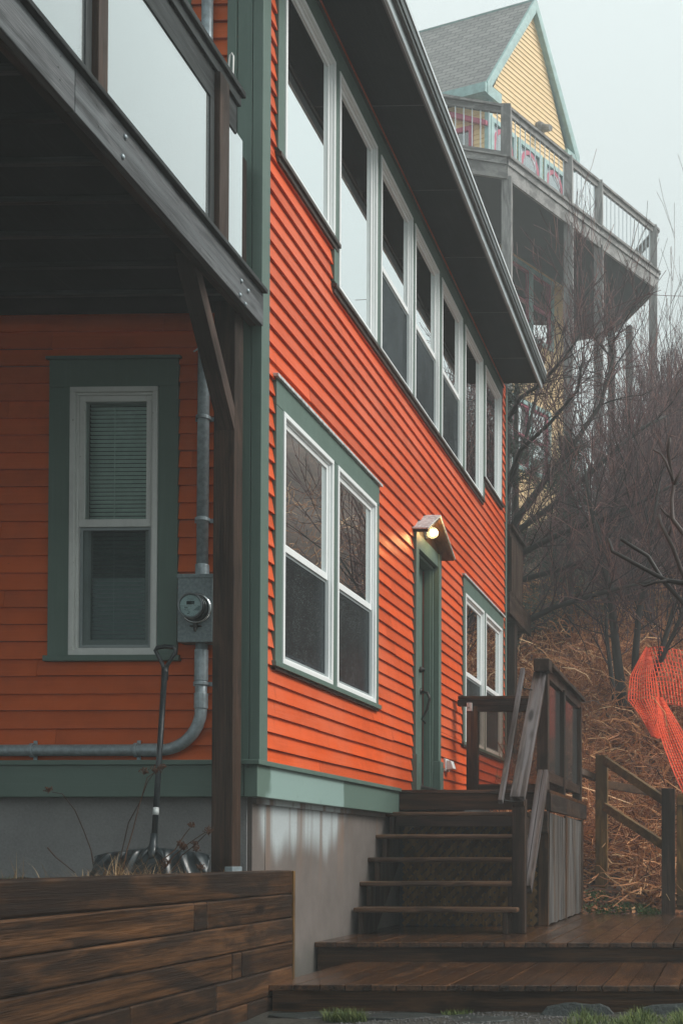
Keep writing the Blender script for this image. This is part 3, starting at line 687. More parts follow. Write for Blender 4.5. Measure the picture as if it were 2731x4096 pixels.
mb = MB(); mb.add([(mc.x + .014, fy - .0003, mc.z - .028), (mc.x + .050, fy - .0003, mc.z - .028), (mc.x + .0575, fy - .0003, mc.z - .002), (mc.x + .045, fy - .0003, mc.z - .002)], [(0, 1, 2, 3)]); mb.build('dial_patch', 'meter_grey', mt)
mb = MB(); mb.lathe([(.0625, .0885), (.058, .094), (.03, .098), (.001, .099)], mc, (0, -1, 0), 40); mb.build('cover', 'meter_glass', mt, None, 0, True)
mb = MB(); mb.box(mc.x - .012, mc.x + .008, yb - .022, yb, mc.z - .118, mc.z - .088); mb.box(mc.x - .035, mc.x + .03, yb - .012, yb, mc.z - .106, mc.z - .096)
mb.tube([(mc.x - .002, yb - .02, mc.z - .115), (mc.x + .002, yb - .02, mc.z - .135)], .008, 8); mb.build('latch', 'iron', mt, None, .002)

mb = MB(); mb.tube([at(913, 340, 7.12), at(916, 260, 7.12), at(920, 222, 7.12), at(928, 213, 7.12), at(934, 225, 7.12), at(932, 300, 7.12), at(935, 352, 7.12)], .0055, 8)
tag(mb.build('rope_loop', 'cord', None, None, 0, True), 'white cord loop hanging on the orange wall beside the green corner board', 'cord')

# ------------------------------------------------------------------ upper deck over the planter
dk = thing('upper_deck', 'raised grey wooden deck with glass railing overhanging the front wall', 'deck', (-2.75, 7.0, 1.5))
XR = -2.672
mb = MB(); mb.box(XR - .038, XR, 0.6, 5.06, 4.645, 4.83); mb.build('rim_board', 'grey_timber_y', dk, None, .004)  # deck's near end, out of view, lengthened to shade the front wall
mb = MB(); mb.box(XR - .038, XR, 5.064, 7.16, 4.645, 4.83); mb.build('rim_board', 'grey_timber_y', dk, None, .004)
mb = MB(); mb.box(XR - .079, XR - .0385, 0.6, 7.15, 4.642, 4.82); mb.build('beam', 'dark_timber_y', dk, None, .004)
mb = MB(); mb.box(XR - .145, XR + .028, 0.6, 7.158, 4.832, 4.857); mb.build('deck_edge', 'slate_timber_y', dk, None, .004)
mb = MB()
y = .65
while y < 7.1: mb.box(-9, XR - .106, y, y + .138, 4.832, 4.862); y += .142
mb.build('decking', 'dark_timber_x', dk)
y = .9
while y < 7.1: MB().box(-9, XR - .106, y, y + .035, 4.672, 4.6995).build('batten', 'slate_timber_x', dk, None, .003); y += .327
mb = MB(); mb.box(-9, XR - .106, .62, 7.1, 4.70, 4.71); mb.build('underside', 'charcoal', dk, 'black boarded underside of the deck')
mb = MB()
for (x, y) in ((500, 548), (490, 627), (964, 1124), (991, 1164), (959, 1180), (980, 1217)):
    d = at(x, y, 1) - Vector((0, 0, EYE)); t = XR / d.x; p = Vector((0, 0, EYE)) + d * t
    mb.lathe([(.013, -.002), (.012, .006), (.006, .010), (.001, .011)], p, (1, 0, 0), 12)
mb.build('bolt', 'galv', dk, None, 0, True)
mb = MB()
for (x, y) in ((243, 225), (235, 268), (242, 320), (390, 420), (397, 508), (567, 640), (567, 720), (683, 862), (802, 995), (801, 931), (909, 1130)):
    d = at(x, y, 1) - Vector((0, 0, EYE)); t = XR / d.x; p = Vector((0, 0, EYE)) + d * t
    mb.lathe([(.0045, -.002), (.0045, .001)], p, (1, 0, 0), 8)
mb.build('nail', 'black', dk)
mb = MB(); mb.box(-2.872, -2.752, 6.95, 7.07, 1.4, 4.825); mb.build('post', 'dark_timber_z', dk, 'tall dark square post at the house corner', .005)
mb = MB(); mb.box(-2.79, -2.747, 6.94, 7.08, 1.497, 1.535); mb.build('post_bracket', 'galv', dk, None, .002)
mb = MB(); mb.beam((-2.799, 6.40, 4.72), (-2.799, 7.0, 3.98), .092, .085, (1, 0, 0)); mb.build('brace', 'dark_timber_d', dk, 'diagonal brace from post to beam', .004)
# railing
for (ya, yb_) in ((.7, .79), (2.3, 2.39), (3.9, 3.99), (5.29, 5.37), (6.575, 6.70)):
    mb = MB(); mb.box(-2.775, -2.690, ya, yb_, 4.858, 5.7645); p_ = mb.build('rail_post', 'dark_timber_z', dk, None, .004)
    mb = MB(); mb.box(-2.745, -2.72, ya - .052, ya - .0005, 4.92, 5.60); mb.box(-2.745, -2.72, yb_ + .0005, yb_ + .04, 4.92, 5.60); mb.build('stop', 'slate_timber_z', p_, None, .003)
mb = MB(); mb.box(-2.835, -2.77, 7.05, 7.155, 4.858, 5.60); mb.build('rail_post', 'dark_timber_z', dk, None, .004)
mb = MB(); mb.box(-2.84, -2.685, 0.6, 6.92, 5.822, 5.856); mb.build('hand_rail', 'slate_timber_y', dk, None, .005)
mb = MB(); mb.box(-2.785, -2.705, 0.6, 6.90, 5.765, 5.8215); mb.box(-2.76, -2.722, 0.6, 6.88, 5.60, 5.7645); mb.build('under_rail', 'slate_timber_y', dk, None, .003)
for ya, yb_ in ((.84, 2.25), (2.44, 3.86), (4.02, 5.24), (5.40, 6.52), (6.74, 6.98)):
    mb = MB(); mb.box(-2.735, -2.729, ya, yb_, 4.862, 5.62); mb.build('glass_panel', 'panel_glass', dk)

# ------------------------------------------------------------------ planter: retaining wall, soil, shovel, weeds
rw = thing('retaining_wall', 'brown stacked timber retaining wall in the foreground holding the planting bed', 'retaining wall', (-2.55, 5.0, .5))
mb = MB(); rs = random.Random(4); z = 1.512; k = 0
while z > .35:
    h = .1385
    cut = [2.0, 7.285]; j = rs.uniform(2.4, 4)
    js = {0: [], 1: [5.93 + .0, 6.08], 2: [4.2], 3: [6.40, 6.52], 4: [5.3, 6.2], 5: [4.9, 6.6]}.get(k, [rs.uniform(4, 6)])
    ps = [2.0] + js + [7.285]
    for a, b in zip(ps[:-1], ps[1:]):
        dx = rs.uniform(-.004, .003)
        mb.box(-2.68, -2.528 + dx, a + .0015, b - .0015, z - h + .003, z - .001, rs.random())
    z -= h; k += 1
mb.build('timber_course', 'wall_timber', rw, None, .009)
mb = MB(); mb.box(-2.685, -2.540, 2.0, 7.28, .3, 1.49); mb.build('backing', 'black', rw)
mb = MB(); mb.box(-2.65, -2.524, 7.287, 7.318, .8, 1.508); mb.build('end_board', 'amber_timber_z', rw, None, .004)
mb = MB(); nx, ny = 60, 40
vs = [(-9 + 6.335 * i / nx, 2.0 + 5.27 * j / ny, 1.452 + .02 * sin(i * 1.3) * cos(j * 1.7) + rr(-.008, .008)) for j in range(ny + 1) for i in range(nx + 1)]
mb.add(vs, [(j * (nx + 1) + i, j * (nx + 1) + i + 1, (j + 1) * (nx + 1) + i + 1, (j + 1) * (nx + 1) + i) for j in range(ny) for i in range(nx)], .5)
struct('planter_soil', mb, 'soil', smooth=True)

def blade(mb, p, L, lean, wd=.002, seg=4, rnd=None, droop=.5):
    a = rr(0, 2 * pi); d = Vector((cos(a), sin(a), 0)); s = Vector((-sin(a), cos(a), 0)); p = Vector(p)
    vs = []; q = p.copy(); ang = lean
    for i in range(seg + 1):
        w_ = wd * (1 - i / seg * .85); vs += [q - s * w_, q + s * w_]
        q = q + (d * sin(ang) + Vector((0, 0, 1)) * cos(ang)) * L / seg; ang += droop / seg * rr(.5, 1.5)
    mb.add(vs, [(2 * i, 2 * i + 1, 2 * i + 3, 2 * i + 2) for i in range(seg)], rnd)
mb = MB()
for i in range(900):
    t = random.random(); x = -3.38 + .62 * random.gauss(.35, .33); x = max(-3.75, min(-2.7, x))
    blade(mb, (x, rr(6.55, 6.85), 1.44), rr(.05, .20) * (1.15 if -3.35 < x < -3.0 else .8), rr(.2, 1.2), .0016, 4, None, .9)
for i in range(60): blade(mb, (rr(-4.2, -3.9), rr(6.6, 7.1), 1.44), rr(.05, .13), rr(.1, .9), .0016)
for i in range(6): blade(mb, (rr(-3.98, -3.9), 6.9, 1.44), rr(.12, .2), rr(.1, .4), .002)
struct('dry_grass', mb, 'straw', 'stuff', fix=False)
mb = MB()
for i in range(160): blade(mb, (rr(-4.15, -3.92), rr(6.6, 7.0), 1.44), rr(.02, .07), rr(.1, .9), .0018)
struct('green_grass', mb, 'grass', 'stuff', fix=False)

sh = thing('snow_shovel', 'black plastic snow shovel leaning upright against the house with its handle up', 'shovel', (-3.1, 6.85, 1.45))
A, B = at(660, 2676, 7.06), at(616, 3374, 6.86)
mb = MB(); mb.tube([A, B], [.0155, .0155], 16); mb.build('shaft', 'black_plastic', sh, None, 0, True)
mb = MB(); lo_ = A + (B - A) * .80; mb.tube([lo_, A + (B - A) * .842], .0162, 16); mb.build('sticker', 'flash_white', sh, None, 0, True)
mb = MB()
gp = [at(660, 2690, 7.06), at(652, 2660, 7.06), at(634, 2625, 7.055), at(622, 2602, 7.055), at(630, 2590, 7.055), at(664, 2585, 7.055), at(698, 2590, 7.055), at(703, 2606, 7.055), at(690, 2628, 7.055), at(669, 2662, 7.06), at(662, 2690, 7.06)]
mb.tube(gp, [.014, .011, .010, .011, .0125, .013, .0125, .011, .010, .011, .014], 12); mb.tube([at(661, 2670, 7.06), at(659, 2720, 7.065)], .019, 12); mb.build('grip', 'black_plastic', sh, None, 0, True)
mb = MB(); mb.tube([at(618, 3335, 6.87), at(614, 3375, 6.86), at(612, 3400, 6.82), at(611, 3440, 6.79)], [.019, .021, .028, .022], 14)
for sg in (-1, 1): mb.tube([at(612, 3385, 6.84), at(612 + sg * 30, 3410, 6.80), at(612 + sg * 62, 3450, 6.76)], [.017, .016, .006], 8)
mb.build('socket', 'black_plastic', sh, None, 0, True)
mb = MB(); nu, nv = 120, 16; vs = []
c0 = at(618, 3400, 6.84)
for j in range(nv + 1):
    for i in range(nu + 1):
        u = i / nu * 2 - 1; t = j / nv
        wdt = .315 * (1 + .02 * t)
        ribs = .022 * max(0, cos((u * (1 - .45 * t)) * pi * 8.5)) ** 2 * (1 if abs(u) > .12 else 0) * min(1, t * 5)
        top = 1.640 - .035 * abs(u) ** 1.5 - .03 * max(0, abs(u) - .85)
        ang = t * 1.35
        y_ = 6.84 - .11 * sin(ang) * (1 - .35 * u * u) - ribs; z_ = top - .26 * (1 - cos(ang)) * .9 - .03 * t
        vs.append((c0.x + u * wdt, y_, z_))
mb.add(vs, [(j * (nu + 1) + i, j * (nu + 1) + i + 1, (j + 1) * (nu + 1) + i + 1, (j + 1) * (nu + 1) + i) for j in range(nv) for i in range(nu)], .5)
o = mb.build('scoop', 'black_plastic', sh, None, 0, True); sm = o.modifiers.new('s', 'SOLIDIFY'); sm.thickness = .005

def weed(name, label, stems, heads, Y, r=.0035, group='dried weed stalks in the planting bed'):
    base = at(*stems[0][0], Y); t = thing(name, label, 'weed', (base.x, base.y, 1.45), group)
    mb = MB()
    for s in stems: mb.tube([at(x, y, Y + .03 * sin(i)) for i, (x, y) in enumerate(s)], [r * (1 - .55 * i / len(s)) for i in range(len(s))], 5)
    mb.build('stem', 'dry_stem', t)
    if heads:
        for (x, y, R0) in heads:
            mb = MB(); c = at(x, y, Y); mb.tube([c - Vector((0, 0, R0 * .8)), c], [.0016, .0012], 4)
            for k in range(34):
                d = Vector((rr(-1, 1), rr(-1, 1), rr(-.25, .9))).normalized() * R0 * rr(.4, 1)
                mb.tube([c - Vector((0, 0, R0 * .6)), c + d], [.0009, .0008], 3)
                mb.tube([c + d - Vector((0, 0, .004)), c + d + Vector((0, 0, .003))], [.0035, .002], 4)
            mb.build('seed_head', 'dry_stem', t)
weed('dried_weed', 'pair of tall thin weed stalks crossing the shovel shaft', [[(470, 3500), (490, 3400), (515, 3290), (560, 3210), (590, 3130), (622, 3085)], [(488, 3500), (510, 3395), (530, 3330), (555, 3230), (590, 3110), (640, 3075)]], [(577, 3085, .028), (622, 3080, .035), (650, 3070, .022)], 6.75)
weed('dried_weed', 'dried weed arching far left of the shovel with one seed head', [[(378, 3480), (365, 3400), (335, 3320), (300, 3240), (250, 3175), (210, 3168)]], [(195, 3160, .025)], 6.8)
weed('dried_weed', 'dried branching weed leaning toward the corner post with many seed heads', [[(640, 3490), (700, 3420), (760, 3370), (820, 3330)], [(690, 3485), (730, 3420), (780, 3380), (825, 3335)], [(650, 3440), (700, 3400), (735, 3345), (760, 3312)]],
     [(765, 3300, .022), (835, 3325, .032), (725, 3378, .028), (785, 3395, .026), (735, 3390, .024), (800, 3470, .028), (780, 3375, .02), (660, 3455, .04)], 6.7)
weed('dried_weed', 'short bent twig lying at the left end of the planting bed', [[(190, 3390), (225, 3430), (270, 3465), (300, 3490)]], [], 6.75)

# ------------------------------------------------------------------ front platforms
def platform(name, label, x0, x1, y0, y1, zt, fz, mat='wet_deck_y', w_=.1415, riser='timber_x'):
    t = thing(name, label, 'deck', ((x0 + x1) / 2, y0, fz))
    mb = MB(); x = x0
    while x < x1:
        mb.box(x, min(x + w_ - .005, x1), y0, y1, zt - .034, zt + rr(-.0012, .0012)); x += w_
    mb.build('decking', mat, t, None, .004)
    mb = MB(); mb.box(x0 + .01, x1, y0 + .028, y0 + .066, fz, zt - .0345); mb.build('riser', riser, t, None, .003)
    mb = MB(); mb.box(x0 + .005, x1, y0 + .08, y1, fz - .05, zt - .06); mb.build('frame', 'black', t)
    return t
platform('wooden_platform', 'lower wet brown wooden platform at the very front of the steps', -2.526, 4.5, 6.90, 8.43, .886, .70)
platform('wooden_platform', 'upper wet brown wooden platform under the stairs', -2.766, 4.5, 8.40, 12.45, 1.016, .80)

# ------------------------------------------------------------------ stairs
st = thing('wooden_stairs', 'brown wooden stairs with open risers climbing to the door landing', 'stairs', (-2.1, 9.2, 1.016))
ZA, ZL = 1.018, 2.136
tz = [1.213, 1.400, 1.581, 1.762, 1.947]; ty = [9.22, 9.435, 9.65, 9.865, 10.08]
for i, (z, y) in enumerate(zip(tz, ty)):
    mb = MB(); x1 = -1.545 if i == 0 else -1.606
    mb.box(-2.775 + (.02 if i == 0 else 0), x1, y, y + .255 if i < 4 else 10.29, z - .036, z); mb.build('tread', 'treads', st, None, .012)
for x, nm in ((-2.73, 0), (-1.66, 1)):
    mb = MB()
    poly = [(9.30, ZA)]
    for i, (z, y) in enumerate(zip(tz, ty)): poly += [(y + .04, (tz[i - 1] if i else ZA) - (.037 if i else 0)), (y + .04, z - .037)]
    poly += [(10.30, tz[4] - .037), (10.30, 1.55), (9.62, ZA)]
    mb.prism([(x, a, b) for a, b in poly], (.04, 0, 0)); mb.build('stringer', 'dark_timber_z', st, None, .003)
mb = MB(); mb.box(-2.66, -1.61, 10.06, 10.09, 1.83, 1.91); mb.build('riser', 'dark_timber_x', st)
def lattice(mb, x0, x1, z0, z1, y, p=.075, w_=.036, t=.007):
    H = z1 - z0
    for sgn, yy in ((1, y), (-1, y + t + .001)):
        s = x0 - H
        while s < x1 + H:
            a0, b0 = (s, z0), (s + H, z1)
            if sgn < 0: a0, b0 = (s + H, z0), (s, z1)
            pts = []
            # clip along x
            (ax, az), (bx, bz) = a0, b0
            lo, hi = 0, 1; dx = bx - ax
            for lim, sg in ((x0, 1), (x1, -1)):
                tt = (lim - ax) / dx
                if (dx > 0) == (sg > 0): lo = max(lo, tt)
                else: hi = min(hi, tt)
            if hi - lo > .02:
                q0 = Vector((ax + dx * lo, yy, az + (bz - az) * lo)); q1 = Vector((ax + dx * hi, yy, az + (bz - az) * hi))
                mb.beam(q0, q1, t, w_, (0, 1, 0))
            s += p
mb = MB(); lattice(mb, -2.66, -1.57, ZA + .01, 1.93, 10.30); mb.build('lattice', 'amber_timber_z', st, 'dark diagonal lattice behind the open risers')
mb = MB(); mb.box(-2.70, -1.6, 10.33, 10.36, ZA, 1.95); mb.build('lattice_backing', 'black', st)
mb = MB(); mb.box(-1.603, -1.505, 9.33, 9.43, ZA, 2.02); mb.build('newel_post', 'dark_timber_z', st, None, .005)
mb = MB(); mb.beam((-1.553, 9.27, 2.015), (-1.553, 10.39, 3.10), .108, .042, (1, 0, 0)); mb.build('hand_rail', 'weathered_d', st, 'wide weathered grey hand rail', .004)
mb = MB(); mb.beam((-1.553, 9.30, 1.975), (-1.553, 10.36, 3.0), .088, .05, (1, 0, 0)); mb.build('under_rail', 'dark_timber_y', st, None, .003)
mb = MB(); mb.beam((-1.66, 9.17, 1.985), (-1.66, 10.16, 3.10), .036, .046, (1, 0, 0)); mb.build('grab_rail', 'weathered_d', st, 'slim grey grab rail', .006)
mb = MB()
for t in (.06, .9): 
    p = Vector((-1.66, 9.17, 1.985)).lerp(Vector((-1.66, 10.16, 3.10)), t); mb = MB(); mb.tube([p, p + Vector((.02, .02, -.05)), p + Vector((.085, .05, -.06))], .006, 6); mb.build('bracket', 'iron', st)
mb = MB(); mb.beam((-1.537, 9.43, 1.34), (-1.537, 10.33, 2.27), .04, .088, (1, 0, 0)); mb.beam((-1.492, 9.43, 1.34), (-1.492, 10.33, 2.27), .04, .088, (1, 0, 0)); mb.build('lower_rail', 'weathered_d', st, 'weathered double lower rail', .003)

# ------------------------------------------------------------------ landing
ln = thing('door_landing', 'raised wooden landing outside the green door with dark glass railing', 'landing', (-2.1, 11.5, 1.016))
mb = MB(); y = 10.30
while y < 12.95: mb.box(XW + .012, -1.455, y, y + .135, ZL - .030, ZL + rr(-.001, .001)); y += .1405
mb.build('decking', 'wet_deck_x', ln, None, .004)
mb = MB(); mb.box(-2.70, -1.492, 10.318, 10.356, 1.972, ZL - .0305); mb.build('rim_board', 'timber_x', ln, 'front rim board with knots', .003)
mb = MB(); mb.box(-1.490, -1.452, 10.318, 12.93, 1.962, ZL - .0305); mb.build('rim_board', 'dark_timber_y', ln, None, .003)
mb = MB(); mb.box(-1.562, -1.478, 10.36, 10.45, ZA, 1.96); mb.build('post', 'timber_z', ln, None, .004)
mb = MB(); mb.box(-1.63, -1.477, 10.31, 10.358, 1.78, 1.96); mb.build('block', 'dark_timber_x', ln, None, .004)
mb = MB(); mb.box(-1.60, -1.48, 12.8, 12.9, ZA, 1.96); mb.build('post', 'dark_timber_z', ln, None, .004)
for a, b in ((10.39, 11.38), (11.52, 12.62)):
    mb = MB(); n_ = 1
    vs = []
    for i in range(9):
        t = i / 8; vs += [(-1.470 + .006 * sin(i * 1.3 + a), a + (b - a) * t, ZA + .006 + .01 * abs(sin(i * 2.1))), (-1.470 + .004 * sin(i * 2.3), a + (b - a) * t, 1.95 - .018 * t)]
    mb.add([(v[0] - .018, v[1], v[2]) for v in vs] + vs, [(2 * i, 2 * i + 1, 2 * i + 3, 2 * i + 2) for i in range(8)] + [(18 + 2 * i, 18 + 2 * i + 2, 18 + 2 * i + 3, 18 + 2 * i + 1) for i in range(8)] +
           [(2 * i + 1, 2 * i + 19, 2 * i + 21, 2 * i + 3) for i in range(8)] + [(0, 18, 19, 1), (16, 17, 35, 34)], rr(.3, .9))
    mb.build('skirt_panel', 'weathered_z', ln, 'weathered grey brown skirt panel')
for a, b in ((11.40, 11.50), (12.64, 12.76)): mb = MB(); mb.box(-1.486, -1.466, a, b, ZA, 1.955); mb.build('batten', 'timber_z', ln, None, .003)
mb = MB(); mb.box(XW + .03, -1.5, 12.9, 12.92, 1.0, 1.95); mb.build('back_skirt', 'dark_timber_z', ln)
for (a, b) in ((10.36, 10.46), (11.42, 11.51), (12.72, 12.81)):
    mb = MB(); mb.box(-1.575, -1.485, a, b, ZL + .001, 3.10); mb.build('rail_post', 'dark_timber_z', ln, None, .004)
mb = MB(); mb.box(-1.595, -1.465, 10.30, 10.48, 3.11, 3.215); mb.build('post_cap', 'dark_timber_y', ln, None, .008)
mb = MB(); mb.box(-1.60, -1.455, 10.485, 12.86, 3.165, 3.20); mb.build('top_rail', 'dark_timber_y', ln, None, .004)
mb = MB(); mb.box(-1.555, -1.50, 10.47, 12.80, 3.08, 3.164); mb.build('under_rail', 'dark_timber_y', ln, None, .003)
mb = MB(); mb.box(-1.555, -1.495, 10.47, 12.72, 2.215, 2.30); mb.build('bottom_rail', 'dark_timber_y', ln, None, .003)
for a, b in ((10.47, 11.41), (11.52, 12.71)):
    mb = MB(); mb.box(-1.532, -1.527, a, b, 2.30, 3.08); mb.build('glass_panel', 'smoke_glass', ln)
mb = MB(); mb.box(-2.583, -2.475, 12.40, 12.50, ZL + .001, 3.075); mb.build('rail_post', 'timber_z', ln, 'brown post carrying the key box', .004)
mb = MB(); mb.box(-2.66, -1.58, 12.36, 12.52, 3.135, 3.168); mb.build('top_rail', 'timber_x', ln, None, .004)
mb = MB(); mb.box(-2.672, -1.58, 12.39, 12.49, 3.076, 3.134); mb.box(-2.474, -1.58, 12.41, 12.47, 3.02, 3.0755); mb.build('under_rail', 'dark_timber_x', ln, None, .003)
mb = MB(); mb.box(-2.474, -1.58, 12.437, 12.443, 2.3, 3.02); mb.build('glass_panel', 'smoke_glass', ln)
mb = MB(); mb.box(-2.474, -1.58, 12.41, 12.47, 2.215, 2.30); mb.build('bottom_rail', 'dark_timber_x', ln, None, .003)
lb = thing('key_box', 'small white key box with black push buttons on the landing post', 'lockbox', (-2.54, 12.38, 3.0))
kb = [at(1868, 2812, 12.39), at(1889, 2812, 12.39), at(1889, 2844, 12.39)]
kx0, kx1, kz1, kz0 = kb[0].x, kb[1].x, kb[0].z, kb[2].z
mb = MB(); mb.box(kx0, kx1, 12.36, 12.399, kz0, kz1); mb.build('case', 'vent_white', lb, None, .004)
mb = MB(); kw, kh = kx1 - kx0, kz1 - kz0
for r_ in range(5):
    for c_ in (0, 1): cxx = kx0 + kw * (.2 + .36 * c_); czz = kz0 + kh * (.2 + .115 * r_); mb.lathe([(.0032, 0), (.003, .003)], (cxx, 12.36, czz), (0, -1, 0), 8)
mb.lathe([(.0055, 0), (.005, .006)], (kx0 + kw * .38, 12.36, kz0 + kh * .84), (0, -1, 0), 10); mb.box(kx0 + kw * .33, kx0 + kw * .44, 12.354, 12.36, kz0 + kh * .28, kz0 + kh * .46)
mb.build('button', 'black', lb)

# ------------------------------------------------------------------ fence and gate at the right
fn = thing('wooden_fence', 'sloping brown two rail fence climbing left from the gate post', 'fence', (-1.0, 12.8, 1.1))
mb = MB(); mb.box(-1.40, -1.275, 13.28, 13.40, 1.0, 2.655); mb.build('post', 'amber_timber_z', fn, 'amber brown fence post', .005)
mb = MB(); mb.box(-.655, -.525, 12.40, 12.52, 1.0, 2.255); mb.build('post', 'dark_timber_z', fn, 'dark fence post at the platform edge', .005)
for za, zb in ((2.60, 2.13), (2.11, 1.685)):
    mb = MB(); mb.beam((-1.30, 13.27, za), (-.62, 12.53, zb), .045, .088, Vector((.74, .68, 0))); mb.build('rail', 'amber_timber_x', fn, None, .004)
mb = MB(); mb.beam((-1.36, 13.42, 2.36), (-.75, 14.5, 2.30), .04, .085, Vector((-1, .5, 0))); mb.beam((-1.41, 13.36, 2.42), (-1.62, 13.1, 2.5), .04, .085, Vector((1, .5, 0))); mb.build('rail', 'timber_y', fn, None, .004)
gt = thing('wooden_gate', 'amber brown board gate at the right edge of the platform', 'gate', (0, 12.5, 1.05))
for a, b in ((2.09, 2.20), (1.10, 1.20)): mb = MB(); mb.box(-.50, .75, 12.42, 12.46, a, b); mb.build('frame', 'amber_timber_x', gt, None, .004)
mb = MB(); x = -.51
while x < .75: mb.box(x, x + .13, 12.462, 12.485, 1.06, 2.17); x += .136
mb.build('board', 'amber_timber_z', gt, None, .004)

# ------------------------------------------------------------------ dark wooden balcony behind the house
rb_ = thing('rear_balcony', 'dark brown wooden balcony behind the far corner of the orange house', 'balcony', (-3.2, 16.2, 3.0))
mb = MB(); mb.box(-2.70, -2.655, 15.29, 16.95, 4.55, 4.80); mb.build('beam', 'dark_timber_y', rb_, None, .005)
mb = MB(); mb.box(-4.6, -2.655, 15.29, 16.9, 4.802, 4.83); mb.build('decking', 'dark_timber_x', rb_)
mb = MB(); mb.box(-4.6, -2.705, 16.85, 16.9, 4.58, 4.80); mb.box(-4.6, -2.705, 15.29, 16.8, 4.57, 4.62); mb.build('joist', 'dark_timber_x', rb_)
mb = MB(); mb.box(-2.75, -2.62, 15.29, 16.3, 5.60, 5.64); mb.box(-2.70, -2.66, 15.29, 16.3, 5.50, 5.599); mb.build('rail', 'dark_timber_y', rb_, None, .004)
mb = MB(); mb.box(-2.715, -2.65, 15.36, 16.2, 4.83, 5.5); mb.build('side_panel', 'dark_timber_z', rb_)
mb = MB(); mb.box(-2.92, -2.70, 15.9, 16.1, 1.9, 4.55); mb.build('post', 'dark_timber_z', rb_, None, .005)
mb = MB(); mb.box(-2.86, -2.76, 15.40, 15.5, 1.9, 4.55); mb.build('post', 'dark_timber_z', rb_, None, .005)
mb = MB(); mb.box(-4.6, -2.8, 16.15, 16.2, 2.2, 4.55); mb.build('back_panel', 'dark_timber_z', rb_)

exec_far = True
# ------------------------------------------------------------------ yellow house on the hill
D1 = Vector((.476, .879, 0)); NB = Vector((-.879, .476, 0)); A0 = Vector((-4.56, 25.7, 0)); D2 = Vector((-.94, .342, 0)).normalized()
def fp(t, w_, z): p = A0 + D1 * t + NB * w_; return Vector((p.x, p.y, z))
TG = lambda u, wv, v: tuple(fp(u, 2.0 - wv, v))
fh = thing('gabled_house', 'yellow gabled house with teal trim on the hill, fog fade partly in its colours', 'house', tuple(fp(3, 4, 9)))
GL, GR, AP = 1.95, 4.86, 3.42
ZE, ZP = 19.25, 21.84
# gable wall siding with openings
ghole = [(2.62, 4.20, 13.90, 15.42), (2.0, 2.75, 16.1, 18.35), (3.0, 3.75, 16.1, 18.35), (4.0, 4.7, 16.1, 18.35), (2.72, 4.10, 10.7, 12.2)]
clap(TG, GL, GR, 8.3, 18.9, ghole, .115, .016, 8).build('wall', 'yellow', fh, 'yellow clapboard end wall')
mb = MB(); z = 18.9; sl_ = (ZP - 18.98) / (AP - GL)
while z < ZP - .15:
    hw0 = (ZP - z) / sl_; hw1 = max(.01, (ZP - z - .115) / sl_)
    mb.add([TG(AP - hw0, .019, z), TG(AP + hw0 * (GR - AP) / (AP - GL), .019, z), TG(AP + hw1 * (GR - AP) / (AP - GL), .003, z + .115), TG(AP - hw1, .003, z + .115),
            TG(AP - hw0, 0, z), TG(AP + hw0 * (GR - AP) / (AP - GL), 0, z)], [(0, 1, 2, 3), (4, 5, 1, 0)]); z += .115
mb.build('gable', 'yellow', fh, 'yellow clapboard gable', fix=False)
mb = MB(); mb.prism([TG(GL, -.1, 18.9), TG(GR, -.1, 18.9), TG(AP, -.1, ZP)], NB * .05); shell(TG, GL, GR, 8.3, 18.9, ghole, mb, .15)
mb.build('wall_core', 'room', fh)
def far_window(u0, u1, v0, v1, arched, split=True):
    mb = MB(); quad_frame(mb, TG, u0 - .11, u1 + .11, v0 - .08, v1 + .11, .105, -.02, .05); f = mb.build('window', 'teal_trim', fh)
    us = [(u0, (u0 + u1) / 2 - .05), ((u0 + u1) / 2 + .05, u1)] if split else [(u0, u1)]
    mb = MB(); g = MB()
    for a, b in us:
        if arched:
            cxu, rad = (a + b) / 2, (b - a) / 2; zc = v1 - rad - .06; pts = [(a, v0), (b, v0)] + [(cxu + rad * cos(q * pi / 12), zc + rad * 1.15 * sin(q * pi / 12)) for q in range(13)]
            inn = [(cxu + (x - cxu) * .78, v0 + .07 + (z - v0 - .07) * .955) for x, z in pts]
            vs = [TG(x, .03, z) for x, z in pts] + [TG(x, .03, z) for x, z in inn]; m_ = len(pts)
            mb.add(vs, [(i, (i + 1) % m_, m_ + (i + 1) % m_, m_ + i) for i in range(m_)])
            g.add([TG(x, .0, z) for x, z in inn], [tuple(range(m_))])
            bk = [TG(a - .06, -.02, v0), TG(b + .06, -.02, v0), TG(b + .06, -.02, v1), TG(a - .06, -.02, v1)]
        else:
            quad_frame(mb, TG, a, b, v0, v1, .05, 0, .03); mb.box(a, b, .0, .03, (v0 + v1) / 2 - .03, (v0 + v1) / 2 + .03, T=TG)
            g.box(a + .04, b - .04, -.02, -.01, v0 + .04, v1 - .04, T=TG)
    if not arched and split: mb2 = MB(); mb2.box((u0 + u1) / 2 - .08, (u0 + u1) / 2 + .08, -.02, .045, v0, v1, T=TG); mb2.build('mullion', 'teal_trim', f)
    mb.build('sash', 'pink', f, fix=False); g.build('pane', 'glass', f, fix=False)
    if arched: MB().box(u0, u1, -.06, -.03, v0, v1, T=TG).build('panel', 'snow', f)  # white sheet behind arched glass stands in for reflected sky
far_window(2.62, 4.20, 13.90, 15.42, False)
far_window(2.72, 4.10, 10.7, 12.2, False)
far_window(2.02, 2.73, 16.1, 18.3, True, False); far_window(3.02, 3.73, 16.1, 18.3, True, False); far_window(4.02, 4.68, 16.1, 18.3, True, False)
mb = MB(); mb.box(GR - .02, GR + .10, -.1, .04, 8.3, 19.1, T=TG); mb.build('corner_board', 'teal_trim', fh)
